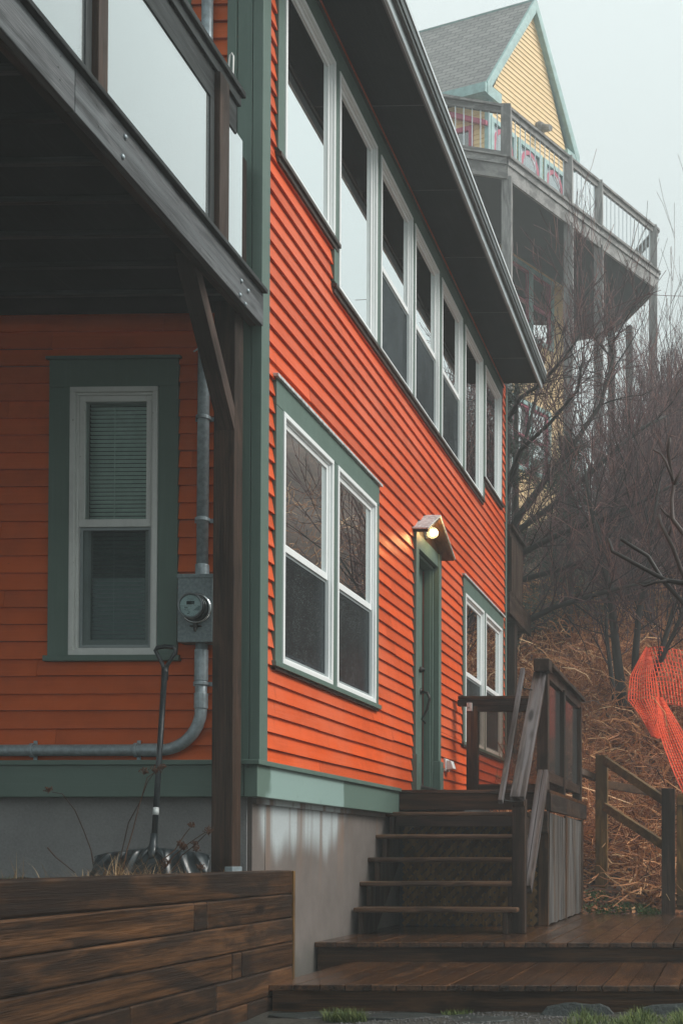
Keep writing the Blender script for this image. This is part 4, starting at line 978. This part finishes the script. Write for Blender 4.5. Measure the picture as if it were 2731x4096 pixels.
mb = MB(); mb.box(GL - .10, GL + .02, -.1, .04, 8.3, 19.1, T=TG); mb.build('corner_board', 'teal_trim', fh)
def far_pt(u, back, z): p = fp(u, 2.0, z) + D2 * back; return p
def slab3(mb, pts, t, rnd=None):
    pts = [Vector(p) for p in pts]; nr = (pts[1] - pts[0]).cross(pts[2] - pts[1]).normalized(); mb.prism(pts, nr * t, rnd)
# roof planes (front overhang .3)
EL, ER = 1.66, 5.20; ZEL = 19.03
roof = MB(); P = [far_pt(EL, -.12, ZEL), far_pt(AP, -.12, ZP + .14), far_pt(AP, 9, ZP + .14), far_pt(EL, 9, ZEL)]
roof.add(P, [(0, 1, 2, 3)], .5); P2 = [far_pt(ER, -.12, ZEL), far_pt(AP, -.12, ZP + .14), far_pt(AP, 9, ZP + .14), far_pt(ER, 9, ZEL)]
roof.add(P2, [(0, 1, 2, 3)], .5); Ls = (P[1] - P[0]).length
roof.uv = [(0, 0), (0, Ls), (9.35, Ls), (9.35, 0)] * 2
o = roof.build('roof', 'shingle', fh, 'grey shingled roof with fog fade partly in its colour', fix=False)
mb = MB(); slab3(mb, [q - Vector((0, 0, .02)) for q in P], -.08 if (P[1] - P[0]).cross(P[2] - P[1]).z > 0 else .08); slab3(mb, [q - Vector((0, 0, .02)) for q in P2], .08 if (P2[1] - P2[0]).cross(P2[2] - P2[1]).z < 0 else -.08)
mb.build('roof_deck', 'teal_trim', fh)
for (u0, z0_), (u1, z1_) in (((EL - .02, ZEL), (AP, ZP + .15)), ((AP, ZP + .15), (ER + .02, ZEL))):
    mb = MB(); a, b = far_pt(u0, -.15, z0_), far_pt(u1, -.15, z1_); mb.prism([a, b, b - Vector((0, 0, .30)), a - Vector((0, 0, .22))], D2 * .06); mb.build('barge_board', 'teal_trim', fh)
    mb = MB(); mb.prism([a - Vector((0, 0, .2)), b - Vector((0, 0, .28)), b - Vector((0, 0, .36)), a - Vector((0, 0, .28))], D2 * .17); mb.build('gable_soffit', 'teal_trim', fh)
for u, uu in ((EL, 2.15), (ER, 4.72)):
    mb = MB(); a, b = sorted((u, uu)); q = [far_pt(a, -.14, ZEL - .28), far_pt(b, -.14, ZEL - .28), far_pt(b, -.14, ZEL - .03), far_pt(a, -.14, ZEL - .03)]; mb.prism(q, D2 * .4); mb.build('eave_return', 'teal_trim', fh)
mb = MB(); a = far_pt(EL - .05, -.14, ZEL - .16); b = far_pt(EL - .05, 9, ZEL - .16); mb.beam(a, b, .12, .22); mb.build('eave_board', 'teal_trim', fh)
# side wall (left, along D2) with pink framed openings
def TS(u, wv, v): p = fp(GL, 2.0, v) + D2 * u - Vector((D1.x, D1.y, 0)) * wv; return (p.x, p.y, v)
clap(TS, 0, 9, 8.3, 18.85, [(.5, 1.3, 16.1, 18.2), (2.4, 3.4, 16.1, 18.2)], .115, .016, 9).build('wall', 'yellow', fh, 'yellow clapboard side wall')
mb = MB(); shell(TS, .1, 9, 8.3, 18.9, [], mb, .15); mb.build('wall_core', 'room', fh)
mb = MB(); mb.box(1.4, 2.3, .0, .03, 16.05, 18.2, T=TS); mb.build('door', 'teal', fh)
mb = MB(); quad_frame(mb, TS, .45, 1.35, 16.05, 18.3, .1, 0, .05); quad_frame(mb, TS, 2.35, 3.45, 16.05, 18.3, .1, 0, .05); mb.prism([TS(.0, .05, 18.25), TS(1.1, .05, 18.72), TS(2.2, .05, 18.25), TS(2.2, .05, 18.15), TS(1.1, .05, 18.6), TS(0, .05, 18.15)], D1 * -.12); mb.build('pink_trim', 'pink', fh)
mb = MB(); mb.box(.55, 1.25, .0, .012, 16.15, 18.2, T=TS); mb.box(2.45, 3.35, .0, .012, 16.15, 18.2, T=TS); mb.build('pane', 'glass', fh)
mb = MB(); c_ = Vector(TG(3.72, .05, 19.02)); mb.lathe([(.14, -.05), (.15, .04), (.10, .12), (.03, .14)], c_, -NB, 16); mb.build('attic_vent', 'fog_timber_z', fh)
mb = MB(); mb.tube([c_ - NB * .1 + Vector((0, 0, -.02)), c_ - NB * .32 + Vector((0, 0, -.08))], [.10, .07], 12); mb.build('vent_cowl', 'fog_timber_z', fh)
# rear mass of the house
mb = MB(); a = [fp(GL, 2.2, 8.3), fp(GR, 2.2, 8.3)]; mb.prism([a[0], a[1], a[1] + D2 * 8.5, a[0] + D2 * 8.5], (0, 0, 10.5)); mb.build('core', 'room', fh)

fd = thing('hillside_deck', 'tall grey wooden deck on posts wrapping the yellow house, fog fade partly in its colours', 'deck', tuple(fp(3, .5, 9)))
DL = Vector((-.951, -.309, 0)); E = fp(5.9, 0, 0); DE = Vector((-.454, .891, 0)); E2 = E + DE * 3.0
c0 = fp(0, 0, 0); cL = c0 + DL * 3.2; E3 = E2 + Vector((-.951, .309, 0)) * 3
ring = [cL, c0, E, E2, E3]
back = [fp(4.9, 2.1, 0), fp(1.9, 2.1, 0), fp(1.9, 2.1, 0) + D2 * 3, cL + Vector((-.6, 2.4, 0))]
deckpoly = ring + [E3 + Vector((-3, -.5, 0))] + back[::-1][:1]
ZD, ZB = 15.95, 15.50
poly = [cL, c0, E, E2, E3, fp(2.5, 5.5, 0), fp(0, 5.0, 0), cL + Vector((-.5, 3, 0))]
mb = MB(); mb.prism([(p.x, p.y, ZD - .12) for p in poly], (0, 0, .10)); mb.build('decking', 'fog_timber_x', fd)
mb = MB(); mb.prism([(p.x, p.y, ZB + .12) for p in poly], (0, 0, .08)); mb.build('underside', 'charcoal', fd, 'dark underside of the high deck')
for a, b in ((cL, c0), (c0, E), (E, E2), (E2, E3)):
    mb = MB(); d = (b - a).normalized(); n_ = Vector((d.y, -d.x, 0))
    A_, B_ = Vector((a.x, a.y, 0)), Vector((b.x, b.y, 0))
    mb.beam(A_ + Vector((0, 0, (ZD + ZB) / 2 - .06)), B_ + Vector((0, 0, (ZD + ZB) / 2 - .06)), .06, .28)
    mb.beam(A_ + n_ * .03 + Vector((0, 0, ZD - .07)), B_ + n_ * .03 + Vector((0, 0, ZD - .07)), .06, .14)
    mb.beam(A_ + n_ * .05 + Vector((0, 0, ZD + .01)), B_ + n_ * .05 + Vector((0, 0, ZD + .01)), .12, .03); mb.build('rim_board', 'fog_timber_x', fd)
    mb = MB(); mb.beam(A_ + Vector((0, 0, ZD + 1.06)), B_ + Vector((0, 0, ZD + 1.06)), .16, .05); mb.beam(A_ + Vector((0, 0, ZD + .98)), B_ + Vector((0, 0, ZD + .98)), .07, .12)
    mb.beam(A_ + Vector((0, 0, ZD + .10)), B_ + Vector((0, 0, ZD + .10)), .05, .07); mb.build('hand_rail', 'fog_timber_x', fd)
    mb = MB(); L_ = (B_ - A_).length; k = .12
    while k < L_ - .05: q = A_ + d * k; mb.tube([q + Vector((0, 0, ZD + .1)), q + Vector((0, 0, ZD + .95))], .013, 4); k += .17
    mb.build('balusters', 'snow' , fd, 'thin pale balusters')
pst = [fp(0, 0, 0), fp(2.2, .02, 0), fp(3.38, .02, 0), fp(5.75, .02, 0)]
for p in pst:
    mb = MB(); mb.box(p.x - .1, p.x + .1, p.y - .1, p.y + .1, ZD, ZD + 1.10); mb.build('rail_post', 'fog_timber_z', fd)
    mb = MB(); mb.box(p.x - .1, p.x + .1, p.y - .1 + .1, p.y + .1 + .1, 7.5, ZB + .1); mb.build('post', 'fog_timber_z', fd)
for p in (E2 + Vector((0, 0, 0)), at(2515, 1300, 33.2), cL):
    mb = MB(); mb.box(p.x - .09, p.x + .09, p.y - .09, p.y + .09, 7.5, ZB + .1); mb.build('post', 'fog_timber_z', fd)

# ------------------------------------------------------------------ brambles and litter on the slope
mb = MB(); rs = random.Random(12)
def stick(mb, p, L, r, flat=.5):
    a = rs.uniform(0, 2 * pi); el = rs.gauss(.35, .45)
    d = Vector((cos(a) * cos(el), sin(a) * cos(el) , sin(el))); b = Vector((rs.gauss(0, .35), rs.gauss(0, .35), -rs.uniform(.1, .9)))
    p = Vector(p); q = p + d * L * .5; e = q + (d + b * .7).normalized() * L * .5
    k1 = p.lerp(q, .5) + Vector((rs.gauss(0, .04), rs.gauss(0, .04), rs.gauss(0, .03))) * L * 2; k2 = q.lerp(e, .5) + Vector((rs.gauss(0, .04), rs.gauss(0, .04), rs.gauss(0, .03))) * L * 2
    mb.tube([p, k1, q, k2, e], [r, r, r * .85, r * .7, r * .45], 3, min(1, max(0, rs.gauss(.52, .27))), False)
def inview_x(y, x): return (x / y * FPX + 2910)
cnt = 0
while cnt < 19000:
    y = 12.9 + 10.5 * rs.random() ** 1.1; xr = rs.uniform(1950, 2850); x = (xr - 2910) / FPX * y
    if y < 14.0 and x > -1.25 and rs.random() < .35: continue
    if y < 13.5 and x < -1.0: continue
    if x < -2.6 and y < 15.5: continue
    stick(mb, (x, y, hill_z(x, y) + rs.uniform(-.05, .42) * rs.random()), rs.uniform(.18, .85) , rs.uniform(.0035, .0090) * (.6 + y / 26)); cnt += 1
for i in range(260):      # long standing canes
    y = 13.5 + 9 * rs.random(); x = (rs.uniform(2060, 2800) - 2910) / FPX * y
    if x < -2.6 and y < 15.5: continue
    stick(mb, (x, y, hill_z(x, y) + .2), rs.uniform(.6, 1.3), rs.uniform(.006, .010))
for i in range(3500):
    x, y = rs.uniform(-.8, 9), rs.uniform(13, 26); stick(mb, (x, y, hill_z(x, y) + rs.uniform(0, .4)), rs.uniform(.2, .8), rs.uniform(.005, .009))
struct('brambles', mb, 'bramble', 'stuff', fix=False)
mb = MB()
for i in range(5200):
    y = rs.uniform(12.55, 16.5); xr = rs.uniform(2300, 2760); x = (xr - 2910) / FPX * y
    p = Vector((x, y, hill_z(x, y) + rs.uniform(0, .04))); s_ = rs.uniform(.01, .035); a = rs.uniform(0, 6.28); u = Vector((cos(a), sin(a), rs.uniform(-.6, .6))) * s_; v_ = Vector((-sin(a), cos(a), rs.uniform(-.6, .6))) * s_ * .6
    mb.add([p - u, p + v_, p + u, p - v_], [(0, 1, 2, 3)], min(1, rs.gauss(.42, .2)))
struct('fallen_leaves', mb, 'bramble', 'stuff', fix=False)
mb = MB()
for i in range(2600):
    c = rs.choice([(-1.25, 12.72, .26, .09), (-1.0, 12.85, .22, .1), (-1.36, 13.1, .12, .08), (-.78, 12.63, .12, .06)]); a = rs.uniform(0, 6.28); r_ = rs.random() ** .5
    x, y = c[0] + cos(a) * r_ * c[2], c[1] + sin(a) * r_ * c[3] * 1.6
    if y < 12.47: continue
    blade(mb, (x, y, hill_z(x, y)), rs.uniform(.02, .07), rs.uniform(.3, 1.4), .005, 2, rs.random())
struct('moss', mb, 'moss', 'stuff', fix=False)

# ------------------------------------------------------------------ bare trees and shrubs
def grow(mb, p, d, L, r, lvl, rs, spread=.55, up=.25, kink=.25, nb=(3, 5), rmin=.0040):
    seg = 5 if lvl > 1 else 3; pts = [p.copy()]; q = p.copy(); dd = d.copy()
    for i in range(seg):
        dd = (dd + Vector((rs.gauss(0, kink), rs.gauss(0, kink), rs.gauss(0, kink) + up * .35)) * .45).normalized()
        q = q + dd * L / seg; pts.append(q.copy())
    rad = [max(rmin, r * (1 - .72 * i / seg)) for i in range(seg + 1)]
    mb.tube(pts, rad, 5 if r > .03 else (4 if r > .012 else 3), min(1, max(0, (.55 if lvl <= 1 else .2) + rs.gauss(0, .26))), False)
    if lvl <= 0: return
    for k in range(rs.randint(*nb)):
        t = rs.uniform(.25, 1) * seg; i = min(int(t), seg - 1); b = pts[i].lerp(pts[i + 1], t - i)
        base = (pts[i + 1] - pts[i]).normalized(); side = Vector((rs.gauss(0, 1), rs.gauss(0, 1), rs.gauss(0, .6)))
        side = (side - base * side.dot(base)).normalized(); nd = (base * cos(spread) + side * sin(spread) * rs.uniform(.7, 1.4) + Vector((0, 0, up * .6))).normalized()
        grow(mb, b, nd, L * rs.uniform(.42, .7), max(rmin, rad[i] * .55), lvl - 1, rs, spread, up, kink, nb, rmin)
def shrub_parts(seed, H, stems, lean=.3, lvl=3, r0=.022, nb=(3, 5)):
    rs = random.Random(seed); mb = MB()
    for s in range(stems):
        a = rs.uniform(0, 6.28); l_ = rs.uniform(0, lean); d = Vector((cos(a) * l_, sin(a) * l_, 1)).normalized()
        grow(mb, Vector((cos(a) * .08, sin(a) * .08, 0)), d, H * rs.uniform(.7, 1), r0 * rs.uniform(.7, 1.2), lvl, rs, .42, .45, .2, nb)
    return mb
protos = [shrub_parts(20 + i, H, st_, lean, 3, r0).build('bare_shrub', 'twig', None, None, 0, False, False) for i, (H, st_, lean, r0) in enumerate(((3.4, 5, .35, .02), (4.2, 4, .25, .026), (2.8, 7, .5, .016), (4.8, 3, .2, .032), (3.8, 6, .45, .02)))]
LB = ['slender many stemmed bare shrub on the hillside', 'tall upright bare shrub with purplish twigs on the hillside', 'low wide bare shrub with tangled twigs on the hillside', 'tall bare sapling with fine reddish tips on the hillside', 'leaning bare shrub with crossing stems on the hillside']
for i, p in enumerate(protos): tag(p, LB[i], 'shrub', 'bare shrubs on the hillside')
PH = [max(v.co.z for v in p.data.vertices) for p in protos]
spots = []
rs = random.Random(5)
for i in range(58):
    y = 20.5 + 9.5 * (i / 58) + rs.uniform(-.4, .4); xr = rs.uniform(2150, 2800) if i % 3 else rs.uniform(2450, 2760)
    spots.append(((xr - 2910) / FPX * y, y))
for i in range(12):
    y = rs.uniform(31.5, 37); spots.append(((rs.uniform(2600, 2800) - 2910) / FPX * y, y))
for i in range(14): spots.append((rs.uniform(4, 12), rs.uniform(17, 30)))
for i, (x, y) in enumerate(spots):
    k = (i * 7 + rs.randint(0, 1)) % 5; o = protos[k] if i < 0 else protos[k].copy(); COL.objects.link(o) if o.name not in COL.objects else None
    xr = x / y * FPX + 2910
    top = (1800 - max(0, xr - 2330) * 1.45 if y < 31 else 1120) if xr < 2850 else 1900
    s_ = max(.35, min(1.15, (1.6 + (3420 - top - rs.uniform(-40, 420)) / FPX * y - hill_z(x, y)) / PH[k]))
    o.location = (x, y, hill_z(x, y) - .05); o.rotation_euler = (rs.gauss(0, .06), rs.gauss(0, .06), rs.uniform(0, 6.28)); o.scale = (s_, s_, s_)
for i, p in enumerate(protos):
    x, y = [(-1.2, 21.5), (-1.9, 22.5), (-.4, 20.6), (-2.3, 24), (-.9, 23.5)][i]; p.location = (x, y, hill_z(x, y) - .05)

allsh = [o for o in COL.objects if o.name.startswith('bare_shrub')]
NM = ['first', 'second', 'third', 'fourth', 'fifth', 'sixth', 'seventh', 'eighth', 'ninth', 'tenth', 'eleventh', 'twelfth', 'thirteenth', 'fourteenth', 'fifteenth', 'sixteenth', 'seventeenth', 'eighteenth']
for o in allsh:
    o['row'] = 'r' if o.location.x > -.02 * o.location.y else min(5, int((o.location.y - 18) / 2.6)) if o.location.y < 31 else 6
RN = {0: 'nearest', 1: 'second', 2: 'third', 3: 'fourth', 4: 'fifth', 5: 'hindmost', 6: 'fog faded', 'r': 'right hand'}
for r_ in set(o['row'] for o in allsh):
    for i, o in enumerate(sorted((q for q in allsh if q['row'] == r_), key=lambda q: q.location.x / q.location.y)):
        kind = LB[[p.data for p in protos].index(o.data)].split(' on the')[0]
        o['label'] = kind + ', %s from left in the %s row' % (NM[i] if i < 18 else 'last', RN[r_])
for o in allsh: del o['row']
# spreading tree whose trunk stands behind the balcony, limbs reaching right
tr = thing('bare_tree', 'large dark bare tree behind the balcony with long limbs sweeping up to the right', 'tree', (-3.35, 18.4, hill_z(-3.35, 18.4)))
rs = random.Random(77); mb = MB(); tw = MB()
x_, y_ = -3.35, 18.4; z0 = hill_z(x_, y_) - .1
mb.tube([(x_, y_, z0), (x_ + .03, y_, z0 + 1.2), (x_ - .02, y_, z0 + 2.6), (x_ + .05, y_, z0 + 4.2), (x_ + .02, y_, z0 + 5.6)], [.17, .15, .13, .10, .06], 10, .3)
limbs = [[(2000, 2160), (2077, 2118), (2221, 2013), (2398, 1858), (2552, 1720), (2660, 1665)], [(2000, 2290), (2080, 2215), (2240, 2135), (2390, 2085), (2560, 2010), (2710, 1930)],
         [(2000, 2380), (2080, 2320), (2250, 2275), (2430, 2200), (2600, 2120)], [(2000, 2560), (2100, 2490), (2210, 2430), (2330, 2395), (2450, 2360), (2600, 2325)],
         [(2000, 2120), (2090, 2040), (2180, 1920), (2290, 1780), (2400, 1620), (2452, 1430), (2430, 1330)], [(2000, 1650), (2080, 1590), (2150, 1545), (2250, 1440), (2340, 1310)],
         [(2000, 1960), (2060, 1880), (2110, 1720), (2150, 1560), (2165, 1500)], [(2000, 1880), (2080, 1800), (2200, 1690), (2310, 1560), (2330, 1430)]]
for li, L in enumerate(limbs):
    Y0 = 18.3 - .25 * (li % 4); pts = [at(x, y, Y0 - .15 * i * (1 if li % 2 else -1)) for i, (x, y) in enumerate(L)]
    pts[0] = Vector((x_, y_, min(max(pts[0].z - .2, z0 + .5), z0 + 5.5)))
    R0 = .055 if li < 5 else .035; nP = len(pts)
    mb.tube(pts, [R0 * (1 - .75 * i / nP) for i in range(nP)], 7, .4)
    for i in range(nP - 1):
        for k in range(7 if i else 3):
            b = pts[i].lerp(pts[i + 1], rs.random()); d = (pts[i + 1] - pts[i]).normalized()
            sd = Vector((rs.gauss(0, .6), rs.gauss(0, .7), rs.gauss(.35, .7))); grow(tw, b, (d * .8 + sd * .9).normalized(), rs.uniform(.5, 1.25), R0 * .25, 2, rs, .55, .3, .25, (2, 4), .0040)
mb.build('trunk', 'bark', tr, None, 0, True, False); tw.build('crown', 'twig', tr, None, 0, False, False)
# multi-stemmed tree in the middle of the slope
tx, ty_ = -1.45, 17.3; tz0 = hill_z(tx, ty_) - .1
t2 = thing('bare_tree', 'dark multi stemmed bare tree on the slope beside the orange netting', 'tree', (tx, ty_, tz0)); mb = MB(); tw = MB()
for (dx, dy, H, R0) in ((-.06, 0, 3.4, .075), (.02, .1, 3.8, .085), (.35, 0, 3.6, .07), (.6, .2, 3.4, .06), (-.3, .2, 3.0, .045), (.85, -.1, 3.0, .05)):
    pts = [Vector((tx + dx * .15, ty_ + dy * .2, tz0))]; d = Vector((dx, dy, 2.2)).normalized(); q = pts[0]
    for i in range(6): d = (d + Vector((rs.gauss(dx * .06, .07), rs.gauss(0, .07), .02))).normalized(); q = q + d * H / 6; pts.append(q)
    mb.tube(pts, [R0 * (1 - .8 * i / 6) for i in range(7)], 7, .3)
    for i in range(2, 6):
        for k in range(5): grow(tw, pts[i].lerp(pts[i + 1], rs.random()), (d + Vector((rs.gauss(0, .7), rs.gauss(0, .7), rs.gauss(.1, .4)))).normalized(), rs.uniform(.6, 1.4), .012, 2, rs, .5, .3, .25, (2, 4), .0040)
mb.tube([(tx, ty_, tz0 - .2), (tx, ty_, tz0 + .35)], [.2, .13], 9, .2)
mb.build('trunk', 'bark', t2, None, 0, True, False); tw.build('crown', 'twig', t2, None, 0, False, False)
# near branches reaching in from the right
nt_ = thing('bare_tree', 'near bare tree beyond the right edge with thick curled branch tips', 'tree', (.75, 9.1, 1.0)); mb = MB()
NY = 9.0
br = [[(2860, 2600), (2731, 2412), (2652, 2326), (2590, 2225), (2530, 2188), (2481, 2156)], [(2880, 2345), (2731, 2333), (2663, 2322), (2552, 2263), (2490, 2228), (2447, 2206), (2431, 2156)],
      [(2870, 2300), (2800, 2210), (2731, 2134), (2688, 2078), (2684, 2000), (2693, 1940), (2676, 1850), (2668, 1800), (2677, 1752)], [(2693, 1940), (2712, 1900), (2731, 1860), (2760, 1800)],
      [(2690, 1925), (2660, 1845), (2640, 1815), (2612, 1800)], [(2850, 2480), (2760, 2360), (2718, 2272), (2690, 2195), (2668, 2151), (2640, 2095), (2634, 2060)], [(2668, 2151), (2680, 2125), (2682, 2105)], [(2688, 2078), (2655, 2050), (2640, 2030)], [(2663, 2322), (2620, 2330), (2575, 2345), (2540, 2330)]]
for L in br:
    nP = len(L); r1 = .017 if nP > 4 else .009
    mb.tube([at(x, y, NY + .05 * sin(i + len(L))) for i, (x, y) in enumerate(L)], [r1 * (1.15 - .55 * i / nP) for i in range(nP)], 8, rr(0, 1))
a_ = at(2870, 2450, NY); mb.tube([(.75, 9.1, .9), (.6, 9.1, 2.0), (.42, 9.05, 2.8), a_, at(2860, 2320, NY)], [.09, .08, .05, .03, .02], 10); mb.tube([(.42, 9.05, 2.8), at(2850, 2600, NY)], [.04, .02], 8)
mb.build('branches', 'near_bark', nt_, None, 0, True, False)

# dark evergreens
def evergreen(label, x, y, H, R0, seed, n_=2600):
    rs = random.Random(seed); z0 = hill_z(x, y) - .1; t = thing('evergreen_tree', label, 'tree', (x, y, z0), 'dark evergreens on the slope')
    mb = MB(); mb.tube([(x, y, z0), (x + .05, y, z0 + H)], [.10, .015], 7); mb.build('trunk', 'bark', t)
    mb = MB()
    for i in range(70):
        h = rs.uniform(.08, .98) ** .9; a = rs.uniform(0, 6.28); L = R0 * (1 - h) ** .75 * rs.uniform(.5, 1.1) + .1
        base = Vector((x, y, z0 + H * h)); d = Vector((cos(a), sin(a), rs.uniform(-.15, .25)))
        for k in range(n_ // 70):
            q = base + d * L * rs.uniform(.15, 1) + Vector((rs.gauss(0, .07), rs.gauss(0, .07), rs.gauss(-.03, .06)))
            dd = (d + Vector((rs.gauss(0, .7), rs.gauss(0, .7), rs.gauss(-.1, .5)))).normalized(); s_ = dd.orthogonal().normalized() * rs.uniform(.006, .014)
            e = q + dd * rs.uniform(.05, .14); mb.add([q - s_, q + s_, e], [(0, 1, 2)], rs.random())
    mb.build('crown', 'needle', t, fix=False)
evergreen('dark evergreen showing just right of the orange house corner', -3.35, 19.6, 5.6, 1.1, 1, 9000)
evergreen('small dark evergreen low among the bare branches', -2.6, 20.4, 3.6, 1.0, 2, 7000)
evergreen('dark evergreen in the middle of the thicket', -1.75, 22.6, 3.0, 1.2, 3, 6000)

# ------------------------------------------------------------------ orange safety netting
def lerp_poly(P, t):
    t = t * (len(P) - 1); i = min(int(t), len(P) - 2); return P[i].lerp(P[i + 1], t - i)
net = MB(); rs = random.Random(9)
def sheet(mb, Lf, Rt, nu, nv, wob=.05, sw=.012):
    def P(u, v):
        p = lerp_poly(Lf, v).lerp(lerp_poly(Rt, v), u); return p + Vector((0, -wob * sin(u * 9 + v * 5) - wob * .6 * sin(v * 17), wob * .3 * sin(u * 13)))
    for i in range(nu + 1):
        pts = [P(i / nu, j / (nv * 1.0)) for j in range(nv + 1)]
        for a, b in zip(pts[:-1], pts[1:]): mb.beam(a, b, sw, .003, (1, .2, 0), .5 + .5 * rs.random())
    for j in range(nv + 1):
        pts = [P(i / nu, j / nv) for i in range(nu + 1)]
        for a, b in zip(pts[:-1], pts[1:]): mb.beam(a, b, sw * .9, .003, (0, .2, 1), rs.random())
sheet(net, [at(2588, 2594, 17.4), at(2620, 2700, 16.8), at(2640, 2815, 16.3)], [at(2960, 2600, 17.4), at(2960, 2720, 16.8), at(2960, 2850, 16.3)], 26, 13, .06, .015)
sheet(net, [at(2582, 2590, 17.4), at(2520, 2705, 16.7), at(2512, 2800, 16.3), at(2560, 2860, 15.9), at(2606, 2945, 15.4)], [at(2596, 2594, 17.4), at(2618, 2700, 16.7), at(2632, 2800, 16.2), at(2648, 2880, 15.8), at(2660, 2960, 15.3)], 11, 26, .03, .015)
sheet(net, [at(2622, 2790, 15.9), at(2628, 2900, 15.2), at(2656, 2990, 14.6), at(2690, 3080, 14.1), at(2730, 3170, 13.8)], [at(2646, 2790, 15.9), at(2712, 2900, 15.2), at(2756, 2980, 14.6), at(2800, 3070, 14.1), at(2860, 3160, 13.8)], 10, 30, .02, .015)
net = tag(net.build('safety_netting', 'net', None, None, 0, False, False), 'bright orange plastic safety netting sagging over the bramble slope', 'netting')

# ------------------------------------------------------------------ foreground: grass, stones, gravel, slates
mb = MB()
for i in range(900):
    a = rr(0, 6.28); r_ = random.random() ** .5 * .12; x, y = -2.0 + cos(a) * r_ * .95, 6.56 + sin(a) * r_ * .5; blade(mb, (x, y, .73), rr(.03, .085), rr(.05, .9), .0022)
tag(mb.build('grass_tuft', 'grass', None, None, 0, False, False), 'green grass tuft in front of the lower platform', 'grass tuft')
mb = MB()
for i in range(15000):
    x = rr(-.85, .3); y = rr(6.3, 6.9)
    if random.random() > (x + .9) * 2.2: continue
    if y > 6.72 + .09 * sin(x * 14) + .05 * sin(x * 37): continue
    blade(mb, (x, y, .725), rr(.018, .07) * (1 + .5 * sin(x * 23)), rr(.1, 1.2), .0026)
for i in range(260): blade(mb, (rr(-1.55, -1.4), rr(6.8, 6.93), .73), rr(.01, .04), rr(.1, 1), .002)
struct('grass', mb, 'grass', 'stuff', fix=False)
mb = MB()
for i in range(2400):
    x, y = rr(-2.0, -.2), rr(6.3, 6.88); s_ = rr(.002, .008); c = Vector((x, y, gz(x, y) + s_ * .3)); pts = []
    for (a, b, c2) in ((1, 0, 0), (-1, 0, 0), (0, 1, 0), (0, -1, 0), (0, 0, .7), (0, 0, -.7)): pts.append(c + Vector((a, b, c2)) * s_ * rr(.7, 1.3))
    mb.add(pts, [(0, 2, 4), (2, 1, 4), (1, 3, 4), (3, 0, 4), (2, 0, 5), (1, 2, 5), (3, 1, 5), (0, 3, 5)])
struct('gravel', mb, 'pebble', 'stuff', fix=False)
def stone(label, cx, cy, rx, ry, z, t, seed, rot=None):
    rs = random.Random(seed); n_ = 11; pts = [(cx + rx * cos(2 * pi * i / n_) * rs.uniform(.75, 1.1), cy + ry * sin(2 * pi * i / n_) * rs.uniform(.75, 1.1), z) for i in range(n_)]
    mb = MB(); mb.prism(pts, (0, 0, t)); tag(mb.build('flagstone', 'slate', None, None, .006), label, 'stone', 'slate stones along the platform')
stone('wet flat slate left of the grass tuft', -2.22, 6.72, .24, .14, .725, .022, 1)
stone('wet flat slate right of the grass tuft', -1.74, 6.72, .24, .13, .722, .022, 2)
stone('broad brownish slate in the middle before the platform', -1.35, 6.68, .26, .16, .718, .02, 3)
for k, (x0, x1, lab) in enumerate(((-1.03, -.60, 'dark slate slab leaning on the lower platform riser'), (-.52, -.02, 'larger dark slate slab leaning at the right end of the riser'))):
    rs = random.Random(k + 3); pts = []
    for i in range(10): t = i / 9; pts.append((x0 + (x1 - x0) * t, 6.97 - .02, .72 + .085 * (sin(pi * t) ** .3 if 0 < t < 1 else 0) * rs.uniform(.85, 1)))
    mb = MB(); mb.prism([(p[0], 6.885 - (.84 - p[2]) * .35, p[2]) for p in pts], (0, -.03, 0)); tag(mb.build('flagstone', 'slate', None, None, .005), lab, 'stone', 'slate stones along the platform')

# ------------------------------------------------------------------ haze
hz = MB(); hz.box(-24, 14, -4, 42, -3, 24)
o = hz.build('haze', 'room'); o['kind'] = 'stuff'
m = bpy.data.materials.new('haze'); m.use_nodes = True; n = m.node_tree; n.nodes.clear(); mo = n.nodes.new('ShaderNodeOutputMaterial')
pv = n.nodes.new('ShaderNodeVolumePrincipled'); pv.inputs['Density'].default_value = .0052; pv.inputs['Color'].default_value = (.93, .97, .97, 1); pv.inputs['Anisotropy'].default_value = .1
lk(n, pv.outputs[0], mo.inputs['Volume']); o.data.materials.clear(); o.data.materials.append(m)
